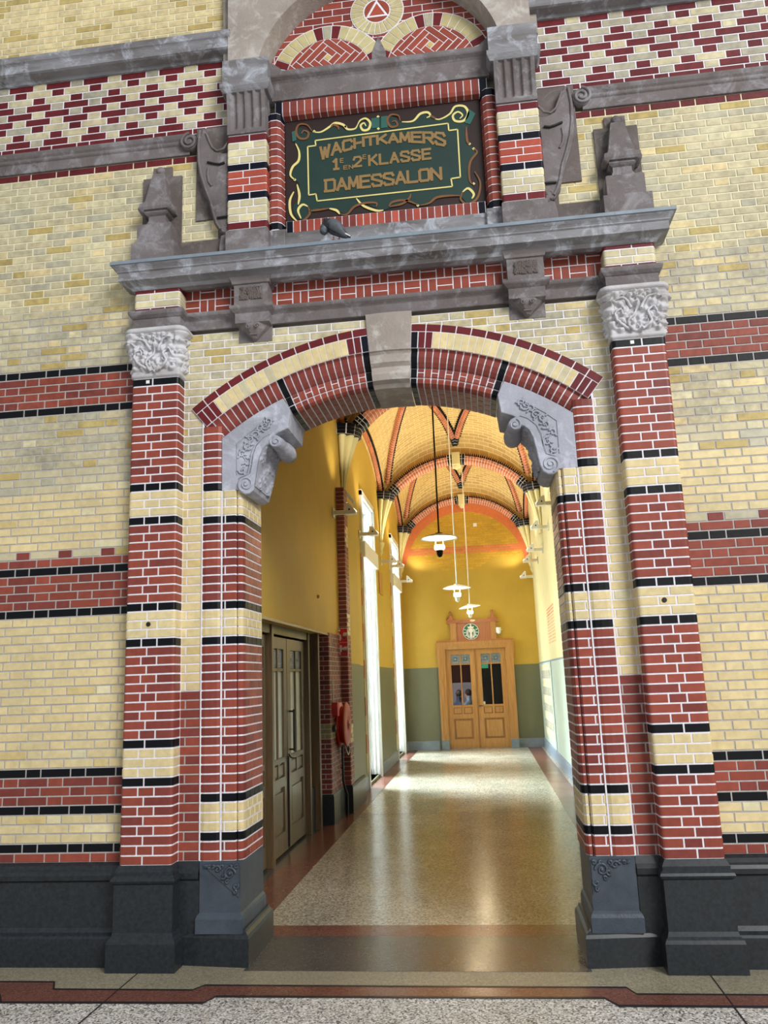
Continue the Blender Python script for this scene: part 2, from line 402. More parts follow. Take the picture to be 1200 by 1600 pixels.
def pbrick(b, F, path, s0, s1, t0, t1, c, m=1, d=.004, j=.005, tn=1):
    """brick laid on the surface F(s,t,d), following the path's bends"""
    a0, a1 = s0+j, s1-j; e = .0025
    ss = path.between(a0, a1)
    if len(ss) == 2 and tn > 1: pass
    tt = [t0+j+(t1-t0-2*j)*k/tn for k in range(tn+1)]
    n = len(ss)
    top = [[F(s if 0 < i < n-1 else (s+e if i == 0 else s-e), t if 0 < k < tn else (t+e*.8 if k == 0 else t-e*.8), d) for i, s in enumerate(ss)] for k, t in enumerate(tt)]
    vs = [p for r in top for p in r]; fs = [(k*n+i, k*n+i+1, (k+1)*n+i+1, (k+1)*n+i) for k in range(tn) for i in range(n-1)]
    ring = [(i, 0) for i in range(n)]+[(n-1, k) for k in range(1, tn+1)]+[(i, tn) for i in range(n-2, -1, -1)]+[(0, k) for k in range(tn-1, 0, -1)]
    base = len(vs); rn = len(ring)
    for i, k in ring: vs.append(F(ss[i], tt[k], 0))
    for q in range(rn):
        a = ring[q]; c2 = ring[(q+1) % rn]
        fs.append((a[1]*n+a[0], base+q, base+(q+1) % rn, c2[1]*n+c2[0]))
    b.mesh([tuple(v) for v in vs], fs, m, c)
def smooth(pts, n=6):
    out = []; P_ = [Vector(p) for p in pts]
    for i in range(len(P_)-1):
        p0, p1, p2, p3 = P_[max(i-1, 0)], P_[i], P_[i+1], P_[min(i+2, len(P_)-1)]
        for k in range(n):
            u = k/n; out.append(tuple(.5*((2*p1)+(-p0+p2)*u+(2*p0-5*p1+4*p2-p3)*u*u+(-p0+3*p1-3*p2+p3)*u**3)))
    out.append(tuple(P_[-1])); return out
def abrick(b, F, P, q0, q1, a0, a1, c, R, j=.005, d=.004):
    ss = P.between(q0+j*.8, q1-j*.8); ja = j/R; aa = [a0+ja, a1-ja]; n = len(ss)
    vs = [F(x, a, d) for a in aa for x in ss]+[F(x, a, 0) for a in aa for x in ss]
    fs = [(i, i+1, n+i+1, n+i) for i in range(n-1)]
    fs += [(i, 2*n+i, 2*n+i+1, i+1) for i in range(n-1)]+[(n+i, n+i+1, 3*n+i+1, 3*n+i) for i in range(n-1)]
    fs += [(0, n, 3*n, 2*n), (n-1, 3*n-1, 4*n-1, 2*n-1)]
    b.mesh([tuple(v) for v in vs], fs, 1, c)
def planF(path):
    def F(s, t, d):
        p, n = path.at(s); return (p.x+n.x*d, p.y+n.y*d, t)
    return F
def sweep(b, path, prof, m=0, c=(1, 1, 1), closed=False, top=True, sm=False):
    """moulding: profile [(offset, z)...] carried round a plan path with mitred corners"""
    P = [Vector(p) for p in path]; n = len(P); mit = []
    for i in range(n):
        a = P[i-1] if (i > 0 or closed) else None; q = P[(i+1) % n] if (i < n-1 or closed) else None
        n0 = n1 = None
        if a is not None: d = (P[i]-a).normalized(); n0 = Vector((d.y, -d.x))
        if q is not None: d = (q-P[i]).normalized(); n1 = Vector((d.y, -d.x))
        if n0 is None: n0 = n1
        if n1 is None: n1 = n0
        v = (n0+n1); v.normalize(); mit.append(v/max(.3, v.dot(n0)))
    rings = [[(P[i].x+mit[i].x*o, P[i].y+mit[i].y*o, z) for i in range(n)] for o, z in prof]
    b.loft(rings, m, c, caps=False, closed=closed, sm=sm)
    if top:
        for r in (rings[0], rings[-1]): b.face(r, m, c)
def mirror(path, s):
    return path if s < 0 else [(-x, y) for x, y in reversed(path)]
def spiral(cx, cz, r0, turns, sgn=1, a0=0, n=40, r1=.12):
    return [(cx+r0*(1-(1-r1)*k/n)*cos(a0+sgn*2*PI*turns*k/n), cz+r0*(1-(1-r1)*k/n)*sin(a0+sgn*2*PI*turns*k/n)) for k in range(n+1)]
SIDES = ((-1, 'left'), (1, 'right'))
CP = .06; PT = .615
def zk(k): return PT+CP*k
YW = .12

# ================================================================== HALL FLOOR
def slab(name, polys, z0, z1, mt, kind='structure', parent=None):
    b = B()
    for p in polys: b.prism(p, z0, z1, ax='z')
    return b.build(name, mt, parent, kind=kind)
def rect(x0, x1, y0, y1): return [(x0, y0), (x1, y0), (x1, y1), (x0, y1)]
slab('floor', [rect(-9, 9, -12, .9)], -.2, 0, 'tz_hall')
up = [(-9, -.20), (-2.17, -.20), (-2.11, -.315), (-1.262, -.315), (-1.215, -.24), (1.205, -.24), (1.245, -.335), (9, -.335)]
lo = [(-9, -.40), (-2.40, -.40), (-2.32, -.515), (-1.13, -.50), (-1.09, -.405), (1.065, -.39), (1.125, -.495), (9, -.49)]
def strip(a, c): return [a[i] for i in range(len(a))]+[c[i] for i in range(len(c)-1, -1, -1)]
def off(p, d): return [(x, y+d) for x, y in p]
def quads(a, c): return [[c[i], c[i+1], a[i+1], a[i]] for i in range(len(a)-1)]
slab('trim_1', quads([(x, .14) for x, y in up], up), 0, .002, 'tz_beige')
slab('trim_2', quads(up, lo), 0, .0028, 'tz_red')
slab('trim_3', quads(off(up, .011), off(up, -.011)), 0, .0042, 'tz_line')
slab('trim_4', quads(off(lo, .012), off(lo, -.012)), 0, .0042, 'tz_line')
slab('trim_5', [[(-1.717, -12), (-1.711, -12), (-1.705, .1), (-1.711, .1)], [(1.69, -12), (1.696, -12), (1.708, .1), (1.702, .1)], rect(-9, 9, -3.4, -3.394)], 0, .0048, 'tz_line')

# ================================================================== FACADE BRICKWORK
PF, ST, HD = .32, .2133, .1067
def wall_rows(b, span, z0, h, k, colf, y=YW, mort=0, j=.005, ph=0):
    for x0, x1 in span:
        if x1-x0 < .03: continue
        b.box(x0, x1, y, y+.05, z0, z0+h, mort)
        o = 0 if k % 2 else .16
        o += .061+ph
        i = math.floor((x0-o)/PF)-1
        while True:
            a = o+i*PF
            if a > x1: break
            for kind, p, q in (('S', a, a+ST), ('H', a+ST, a+PF)):
                p2, q2 = max(p, x0), min(q, x1)
                if q2-p2 > .03:
                    c = colf(kind, i)
                    b_brick(b, p2, q2, z0, z0+h, y, c, j)
            i += 1
def b_brick(b, x0, x1, z0, z1, y, c, j=.005, d=.004):
    fb(b, [(x0, z0), (x1, z0), (x1, z1), (x0, z1)], y, d, 1, c, j)
def low_rule(k):
    def f(kind, i):
        z = zk(k)
        if k in (1, 5, 9, 27, 32, 52, 57): return J(BLK, .1)
        if k in (0, 6, 7, 8, 28, 29, 30, 31, 33, 53, 54, 55, 56): return red(.35)
        if k == 34: return J(RED2, .1) if kind == 'H' else cream(3.5)
        if k == 85: return J(CRIM, .08)
        return cream(z)
    return f
for s, side in SIDES:
    b = B()
    for k in range(0, 86):
        z = zk(k)
        lo_, hi_ = (1.86, 4.6) if k < 68 else (1.15, 4.6)
        wall_rows(b, [(-hi_, -lo_) if s < 0 else (lo_, hi_)], z, CP, k, low_rule(k), mort=0 if 17 < k < 66 else 2 if k >= 66 else 0)
    # diaper band of crimson stretchers and headers
    wall_rows(b, [(-4.6, -1.15) if s < 0 else (1.15, 4.6)], 5.965, .05, 0, lambda kind, i: J(CRIM, .1), mort=3)
    dp = .0645; DPH = -.117
    for r, (typ, g) in enumerate([('S', 0), ('H', 0), ('H', 1), ('S', 0), ('S', 1), ('S', 0), ('H', 1), ('H', 0), ('S', 0)]):
        # r counts up from the bottom row; g shifts the grid by half a period
        sh = {0: 0, 1: 1, 2: 0, 3: 1, 4: 0, 5: 1, 6: 0, 7: 1, 8: 0}[r]
        def cf(kind, i, typ=typ, r=r):
            if kind == typ: return J(CRIM, .09)
            return J(GRY if random.random() < (.75 if s > 0 else .35) else CRM2, .08)
        wall_rows(b, [(-4.6, -1.15) if s < 0 else (1.15, 4.6)], 6.015+r*dp, dp, 1-sh, cf, mort=3, ph=.085 if s < 0 else DPH)
    for k in range(102, 117):
        wall_rows(b, [(-4.6, -1.15) if s < 0 else (1.15, 4.6)], zk(k), CP, k, lambda kind, i: J(CRM if random.random() < .8 else OCH, .06), mort=2)
    b.box(*((-4.6, -1.72) if s < 0 else (1.90, 4.6)), YW+.04, .60, 0, 7.7, 4)
    # between pilaster and arch
    for k in range(0, 61):
        z = zk(k); zm = z+CP/2
        if z < 3.5: xi = 1.36
        elif z < 3.68: xi = 1.38
        else:
            q = 2.24**2-(zm-1.887)**2; xi = sqrt(q) if q > 0 else .15
        sp = (xi, 1.55)
        def f(kind, i, k=k): return red(.5) if k < 18 else cream(3.0 if k < 45 else 4)
        wall_rows(b, [(-sp[1], -sp[0]) if s < 0 else sp], z, CP, k, f, mort=0 if k < 18 else 1+2)
    for xv, yv in ((1.527, .108), (1.374, .110)): b.box(*sorted((s*(xv-.007), s*(xv+.007))), yv, .13, PT, 3.68 if xv < 1.5 else 4.30, 3)
    for i_, c_ in enumerate(b.c):
        if b.m[i_] == 1 and b.v[b.f[i_][0]][2] > 3.3: b.m[i_] = 5
    b.build('wall_front_'+side, ['mortar_grey', 'brick', 'mortar_up', 'mortar', 'plaster', 'brick_old'], kind='structure')
# upper centre masonry behind the sign and above the arch
b = B()
b.box(-1.72, 1.90, .20, .60, 4.1, 7.7, 0)
b.box(-1.72, -1.30, .18, .60, 0, 4.1, 0); b.box(1.30, 1.90, .18, .60, 0, 4.1, 0)
b.build('wall_front_core', ['plaster'], kind='structure')

# ================================================================== BLACK STONE PLINTHS
wall_pl = [(.075, 0), (.075, .17), (.07, .185), (.045, .20), (.03, .225), (.03, .50), (.055, .515), (.06, .545), (.05, .565), (.035, .575), (.03, .60), (.0, .617)]
for s, side in SIDES:
    b = B(); path = mirror([(-4.6, YW), (-1.83, YW)], s)
    sweep(b, path, wall_pl); b.build('baseboard_front_'+side, ['plinth'], kind='structure')

# ================================================================== PILASTERS
def pil_col(k):
    if k in (8, 12, 23, 27, 37, 41, 54): return 'b'
    if k in (9, 10, 11, 24, 25, 26, 38, 39, 40): return 'c'
    return 'r'
pil_pl = [(.052, 0), (.052, .165), (.045, .185), (.03, .20), (.022, .225), (.022, .505), (.035, .515), (.042, .53), (.036, .545), (.02, .56), (.022, .58), (.0, .617)]
def folio(s, t, cs):
    """height of carved foliage: lobed rosettes and curling leaves"""
    h = 0
    for (cx, cz, r, lobes, ph, amp) in cs:
        dx, dz = s-cx, t-cz; d = sqrt(dx*dx+dz*dz)/r
        if d < 1.25:
            a = math.atan2(dz, dx)
            edge = 1+.18*cos(lobes*a+ph+2.2*d)
            q = d/edge
            if q < 1:
                v = (1-q*q)**.45*(.72+.28*cos(lobes*a+ph+3.5*d))
                v *= .75+.25*cos(q*9)
                h = max(h, v*amp)
    return h
def vein(s, t, k=26, a=.5):
    v = noise.noise(Vector((s*k, t*k, 3.1))); w2 = noise.noise(Vector((s*k*2.1+7, t*k*2.1, 1.7)))
    return a*(1-abs(v)*2.2)+a*.4*(1-abs(w2)*2)
for s, side in SIDES:
    t = thing('brick_pilaster', {'left': 'red brick pilaster with black and cream bands left of the arch opening',
        'right': 'red brick pilaster with black and cream bands right of the arch opening'}[side], 'pilaster', (s*1.697, .06, 0), 'banded brick pilasters flanking the arch')
    # plinth
    b = B(); pth = mirror([(-1.87, YW+.03), (-1.87, 0), (-1.524, 0), (-1.524, YW+.03)], s)
    sweep(b, pth, pil_pl); b.build('plinth', ['plinth'], t)
    # shaft
    pp = rounded([(-1.87, YW), (-1.87, 0), (-1.524, 0), (-1.524, YW)], .022); pp = mirror(pp, s)
    P = Path(pp); F = planF(P); L = P.L[-1]; c0 = .12; c1 = L-.12
    b = B(); sweep(b, pp, [(0, PT), (0, zk(55))], top=False)
    for k in range(55):
        z = zk(k); cc = pil_col(k); m_ = (L)/2
        if k % 2 == 0: cuts = [0, m_-.02, L]
        else: cuts = [0, c0+.105, c0+.215, L]
        if s > 0: cuts = [L-q for q in cuts[::-1]]
        for a, e in zip(cuts[:-1], cuts[1:]): pbrick(b, F, P, a, e, z, z+CP, KIND[cc]())
    b.build('shaft', ['mortar', 'brick'], t)
    # small white tile in the black course and hole in the cream band
    b = B(); xx = s*1.697+(-.055 if s < 0 else -.045); b.bev(xx-.013, xx+.013, -.009, 0, zk(54)+.018, zk(54)+.043, .002); b.build('white_tile', ['white'], t)
    b = B(); xx = s*1.697+(-.01 if s < 0 else -.015); b.lathe([(.012, -.008), (.016, -.006), (.016, 0)], xx, -.002, zk(25)+.033, 12, ax='y'); b.build('bolt_hole', ['dark'], t)
    # capital
    cp = rounded([(-1.87, YW), (-1.87, 0), (-1.524, 0), (-1.524, YW)], .012, 3); cp = mirror(cp, s)
    P = Path(cp); L = P.L[-1]; z0, z1 = 3.915, 4.285
    cs = []
    random.seed(11 if s < 0 else 23)
    mid_ = L/2
    for cx in (.125, L-.125): cs += [(cx, .255, .085, 5, random.random()*6, .075), (cx+.0, .175, .05, 4, 1, .05)]
    cs.append((mid_, .285, .062, 6, 0, .062))
    for cx, cz, r in ((mid_-.095, .215, .062), (mid_+.10, .21, .065), (mid_-.05, .135, .055), (mid_+.06, .125, .062), (mid_-.12, .10, .055), (mid_+.135, .095, .052), (mid_, .075, .045), (.04, .16, .06), (L-.04, .16, .06), (.05, .08, .05), (L-.05, .08, .05), (mid_-.08, .295, .04), (mid_+.085, .295, .042)):
        cs.append((cx, cz, r, random.choice((3, 3, 4, 5)), random.random()*6, .05))
    def CF(q, zz):
        p, n = P.at(q); u = zz; v = u/.32
        fl = .004+.028*max(0, v)**2.2
        if u < .035: off_ = .012 if u > .006 else .004
        elif u > .325: off_ = .05 if u < .337 else (.062 if u < .362 else .055)
        else: off_ = fl+folio(q, u, cs)*.8+.0015*vein(q, u, 30)
        return (p.x+n.x*off_, p.y+n.y*off_, z0+u)
    b = B(); N = 150
    ss = sorted(set([L*i/N for i in range(N+1)]+P.L)); ts = [0, .006, .007, .034, .0351]+[.036+.288*i/84 for i in range(85)]+[.3255, .3365, .3375, .3615, .363, .37]
    b.grid(CF, ss, ts)
    for stem in (((-.03, .05), (-.06, .11), (-.01, .17), (.01, .25)), ((.02, .05), (.09, .10), (.07, .17), (.11, .2), (.13, .16)), ((-.05, .06), (-.12, .11), (-.14, .17), (-.10, .2), (-.09, .16)), ((.03, .20), (.07, .27), (.13, .28)), ((-.03, .21), (-.07, .27), (-.12, .27))):
        pts = []
        for du, u in smooth(stem, 5):
            p = CF(mid_+du, u); n_ = P.at(mid_+du)[1]; pts.append((p[0]+n_.x*.012, p[1]+n_.y*.012, p[2]))
        b.tube(pts, .009, 6, rr=[.012-.007*i/(len(pts)-1) for i in range(len(pts))])
    b.prism([(-s*0+s*1.524, YW), (s*1.524, 0), (s*1.87, 0), (s*1.87, YW)], z0, z1-.001, ax='z')
    b.build('carved_capital', ['stone_c'], t)
    # entablature block over the capital
    b = B(); pb = mirror([(-1.87, YW+.03), (-1.87, 0), (-1.524, 0), (-1.524, YW+.03)], s)
    sweep(b, pb, [(.005, 4.285), (.005, 4.375), (.012, 4.38), (.03, 4.40), (.035, 4.415), (.035, 4.432), (0, 4.435)]); b.build('neck_moulding', ['stone'], t)
    b = B(); sweep(b, pp, [(0, 4.43), (0, 4.62)], top=False); P = Path(pp); F = planF(P); L = P.L[-1]; z = 4.434
    for r, (h, cc) in enumerate(((.03, 'm'), (.056, 'p'), (.056, 'p'), (.046, 'm'))):
        cuts = [0, .12+.115, .12+.225, L] if r in (0, 2) else [0, L/2-.02, L]
        if s > 0: cuts = [L-q for q in cuts[::-1]]
        for a, e in zip(cuts[:-1], cuts[1:]): pbrick(b, F, P, a, e, z, z+h, KIND[cc](), j=.004)
        z += h
    b.build('top_brickwork', ['mortar', 'brick'], t)
random.seed(5)
# ================================================================== JAMBS OF THE OPENING
def jam_col(k):
    if k in (2, 6, 23, 27, 37, 41): return 'b'
    if k in (3, 4, 5, 24, 25, 26, 38, 39, 40): return 'c'
    return 'r'
jl = [(-1.37, .135), (-1.368, .112), (-1.345, .105), (-1.30, .103), (-1.262, .106), (-1.242, .116), (-1.235, .135), (-1.228, .118), (-1.215, .112), (-1.142, .112), (-1.134, .122), (-1.129, .15), (-1.122, .128),
      (-1.108, .128), (-1.094, .145), (-1.088, .175), (-1.088, .60)]
for s, side in SIDES:
    t = thing('brick_door_jamb', 'moulded red brick jamb with cream bands at %s of the opening' % side, 'door jamb', (s*1.2, .3, 0), 'moulded brick jambs')
    pj = mirror(jl, s); P = Path(pj); F = planF(P); L = P.L[-1]
    b = B(); sweep(b, pj, [(0, PT), (0, 3.074)], top=False); b.box(*sorted((s*1.230, s*1.240)), .109, .14, PT, 3.07)
    b.box(*((-1.36, -1.1) if s < 0 else (1.1, 1.36)), .15, .60, PT, 3.07)
    def A(x, y=None):
        best = min(range(len(P.p)), key=lambda i: (abs(abs(P.p[i].x)-x)+(abs(P.p[i].y-y) if y else 0))); return P.L[best]
    e0, e1 = A(1.37, .135), A(1.235, .135); qk = A(1.129, .15); cr = A(1.088, .175); en = A(1.088, .6)
    for k in range(51):
        z = zk(k); cc = jam_col(k); up2 = k >= 41
        seg = [(e0, e1)]
        if not up2:
            f = 1 if s < 0 else -1
            if k % 2: seg += [(e1, e1+f*.038), (e1+f*.038, qk)]
            else: seg += [(e1, qk)]
            seg += [(qk, cr+f*(.05 if k % 2 else .10))]
            a = cr+f*(.05 if k % 2 else .10)
            while (en-a)*f > .02:
                n2 = a+f*.11
                if (en-n2)*f < .03: n2 = en
                seg.append((a, n2)); a = n2
        for a, e in seg:
            a, e = min(a, e), max(a, e)
            c = KIND[cc]() if not (cc == 'r') else red(.45)
            if k == 41: c = J(BLK, .1)
            if z+CP > 3.56: continue
            pbrick(b, F, P, a, e, z, z+CP, c)
    if True:  # upper outer roll beside the springer block
        pr = mirror(jl[:7], s); sweep(b, pr, [(0, 3.13), (0, 3.55)], top=False)
    b.build('brickwork', ['mortar', 'brick'], t)
    # plinth block of blue-black stone
    b = B()
    sweep(b, mirror([(-1.545, YW), (-1.052, YW-.05), (-1.052, .66)], s), [(0.02, 0), (0.02, .165), (.012, .185), (-.005, .20), (-.01, .215)])
    sweep(b, mirror([(-1.545, YW-.01), (-1.372, YW-.01)], s), [(.015, .16), (.015, .50), (.03, .515), (.035, .55), (.02, .575), (.0, .617)], 0)
    b.build('plinth_base', ['plinth'], t)
    b = B()
    sweep(b, mirror([(-1.375, .30), (-1.375, .082), (-1.088, .082), (-1.088, .63)], s), [(.012, .19), (.012, .275), (.005, .295), (-.008, .31), (-.008, .617)])
    b.build('plinth_block', ['plinth_b'], t)
    tri = [(-1.35, .60), (-1.103, .40), (-1.103, .60)]
    b = B(); tr = [(s*-1*x, z) for x, z in tri] if s > 0 else tri
    b.prism(tr, .088, .083, e=.002)
    random.seed(31)
    for (cx, cz, r, tn, sg) in ((-1.165, .545, .04, 1.4, 1), (-1.125, .47, .02, 1.2, -1), (-1.245, .572, .022, 1.2, -1), (-1.205, .53, .018, 1, 1), (-1.12, .585, .014, 1, 1), (-1.30, .585, .012, 1, 1), (-1.13, .435, .014, 1, -1), (-1.275, .59, .012, 1, 1), (-1.18, .495, .014, 1, 1), (-1.215, .585, .016, 1.1, -1), (-1.16, .59, .012, 1, 1), (-1.325, .59, .009, 1, -1)):
        pts = spiral(cx, cz, r, tn, sg, random.random()*6, 26, .2)
        b.tube([(x if s < 0 else -x, .079, z) for x, z in pts], .006, 6, rr=[.0095*(1-.5*i/26) for i in range(27)])
        b.ball((cx if s < 0 else -cx, .082, cz), r*.3, n=5)
    b.build('carved_triangle', ['plinth_b'], t)
random.seed(6)

# ================================================================== THE ARCH
ZC = 1.887
t = thing('brick_arch', 'wide segmental red brick arch with cream and crimson outer rings over the opening', 'arch', (0, .3, 3.6))
prof = [(.135, 2.323), (.104, 2.323), (.104, 2.142), (.112, 2.138), (.125, 2.125), (.120, 2.105), (.118, 2.08), (.128, 2.045), (.145, 2.02), (.16, 2.003), (.150, 1.998), (.150, 1.945), (.158, 1.935), (.153, 1.92), (.16, 1.90), (.18, 1.888), (.205, 1.885), (.60, 1.885)]
AP = Path(prof)
def archF(P, C=ZC, cx=0, y0=0):
    def F(q, a, d):
        p, n = P.at(q); y = p.x+n.x*d; R = p.y+n.y*d
        return (cx+R*sin(a), y+y0, C+R*cos(a))
    return F
AF = archF(AP)
def wl(R, y=None):
    return AP.L[min(range(len(prof)), key=lambda i: abs(prof[i][1]-R)+(abs(prof[i][0]-y)*2 if y else 0))]
def arc_mortar(b, F, P, w0, w1, a0, a1, n=40, m=0):
    b.grid(lambda a, q: F(q, a, 0), [a0+(a1-a0)*i/n for i in range(n+1)], P.between(w0, w1), m, sm=False)
R39 = math.radians(39); A0 = math.asin(.152/2.2)
w_a, w_b = 0, wl(2.323, .104); w_l = w_b+.058; w_c = wl(2.142); w_d = wl(2.003, .16); w_e = wl(1.935, .158); w_f = wl(1.885, .205); w_g = wl(1.885, .6)
for s, side in SIDES:
    def put(b, q0, q1, a0, a1, c, j=.0045, an=2):
        a0, a1 = (a0, a1) if s > 0 else (-a1, -a0)
        # brick in angular direction: joint measured at the mean radius
        q0i, q1i = q0, q1; ss = AP.between(q0+.004, q1-.004); R = AP.at((q0+q1)/2)[0].y; ja = j/R
        aa = [a0+ja, (a0+a1)/2, a1-ja]; d = .004
        top = [[AF(x, a, d) for x in ss] for a in aa]; n = len(ss); vs = [p for r in top for p in r]
        fs = [(k*n+i, k*n+i+1, (k+1)*n+i+1, (k+1)*n+i) for k in range(2) for i in range(n-1)]
        ring = [(i, 0) for i in range(n)]+[(n-1, 1), (n-1, 2)]+[(i, 2) for i in range(n-2, -1, -1)]+[(0, 1)]
        base = len(vs)
        for i, k in ring: vs.append(AF(ss[i], aa[k], 0))
        for q in range(len(ring)):
            A_, C_ = ring[q], ring[(q+1) % len(ring)]; fs.append((A_[1]*n+A_[0], base+q, base+(q+1) % len(ring), C_[1]*n+C_[0]))
        b.mesh(vs, fs, 1, c)
    sg = lambda a: a if s > 0 else -a
    # outer ring
    b = B(); arc_mortar(b, AF, AP, 0, w_l, sg(A0), sg(R39), 26)
    for i in range(13):
        d = (R39-A0)/13; put(b, w_b, w_l, A0+i*d, A0+(i+1)*d, J(CRIM, .1))
    b.build('crimson_outer_ring', ['mortar', 'brick'], t)
    b = B(); arc_mortar(b, AF, AP, w_l, w_c, sg(A0), sg(R39), 30); N = 26
    for i in range(N):
        d = (R39-A0)/N; c = J(BLKB, .1) if i == 0 else J(CRIM, .1) if i in (1, 2, N-1, N-2, N-3) else J(CRM2 if i > 11 and random.random() < .6 else CRM, .06)
        put(b, w_l, w_c, A0+i*d, A0+(i+1)*d, c, .003 if c[0] > .3 else .0045)
    b.build('cream_voussoir_ring', ['mortar', 'brick'], t)
    b = B(); arc_mortar(b, AF, AP, w_c, w_d, sg(A0), sg(R39), 30); N = 24
    for i in range(N):
        d = (R39-A0)/N; c = J(BLK, .1) if i in (0, 12) else J(RED2, .14)
        put(b, w_c, w_d, A0+i*d, A0+(i+1)*d, c)
    b.build('moulded_middle_ring', ['mortar', 'brick'], t)
    # inner ring and soffit, down to the springer block
    b = B(); A1 = A0+(R39-A0)*13/24; arc_mortar(b, AF, AP, w_d, w_g, sg(A0), sg(A1), 26); N = 13
    for i in range(N):
        d = (A1-A0)/N; a0, a1 = A0+i*d, A0+(i+1)*d; k = 'b' if i in (0, 12) else 'r'
        cc = lambda: J(BLK, .1) if k == 'b' else J(RED if random.random() < .5 else RED2, .1)
        if i % 2: put(b, w_d, w_d+(w_e-w_d)*.45, a0, a1, cc()); put(b, w_d+(w_e-w_d)*.45, w_e, a0, a1, cc())
        else: put(b, w_d, w_e, a0, a1, cc())
        put(b, w_e, w_f, a0, a1, cc())
        q = w_f; first = .055 if i % 2 else .11
        while q < w_g-.02:
            q2 = min(w_g, q+first); first = .11
            if w_g-q2 < .03: q2 = w_g
            put(b, q, q2, a0, a1, J(BLK, .1) if k == 'b' else J(RED2, .14)); q = q2
    b.build('inner_ring_and_soffit', ['mortar', 'brick'], t)
# keystone
kp = [(.12, 4.31-ZC), (.096, 4.31-ZC), (.096, 2.135), (.108, 2.13), (.118, 2.115), (.095, 2.10), (.085, 2.08), (.088, 2.04), (.118, 2.015), (.118, 1.995), (.098, 1.975), (.092, 1.955), (.105, 1.915), (.15, 1.90), (.175, 1.875), (.60, 1.875)]
KP = Path(kp); KF = archF(KP)
b = B(); n = 8
b.grid(lambda a, q: KF(q, a, 0), [-A0+2*A0*i/n for i in range(n+1)], KP.L, 0, sm=False)
for sg_ in (-1, 1):
    for i in range(len(kp)-1):
        p, q = kp[i], kp[i+1]; a = sg_*A0
        b.face([(p[1]*sin(a), p[0], ZC+p[1]*cos(a)), (q[1]*sin(a), q[0], ZC+q[1]*cos(a)), (q[1]*sin(a), .3, ZC+q[1]*cos(a)), (p[1]*sin(a), .3, ZC+p[1]*cos(a))])
b.build('keystone', ['stone_w'], t)

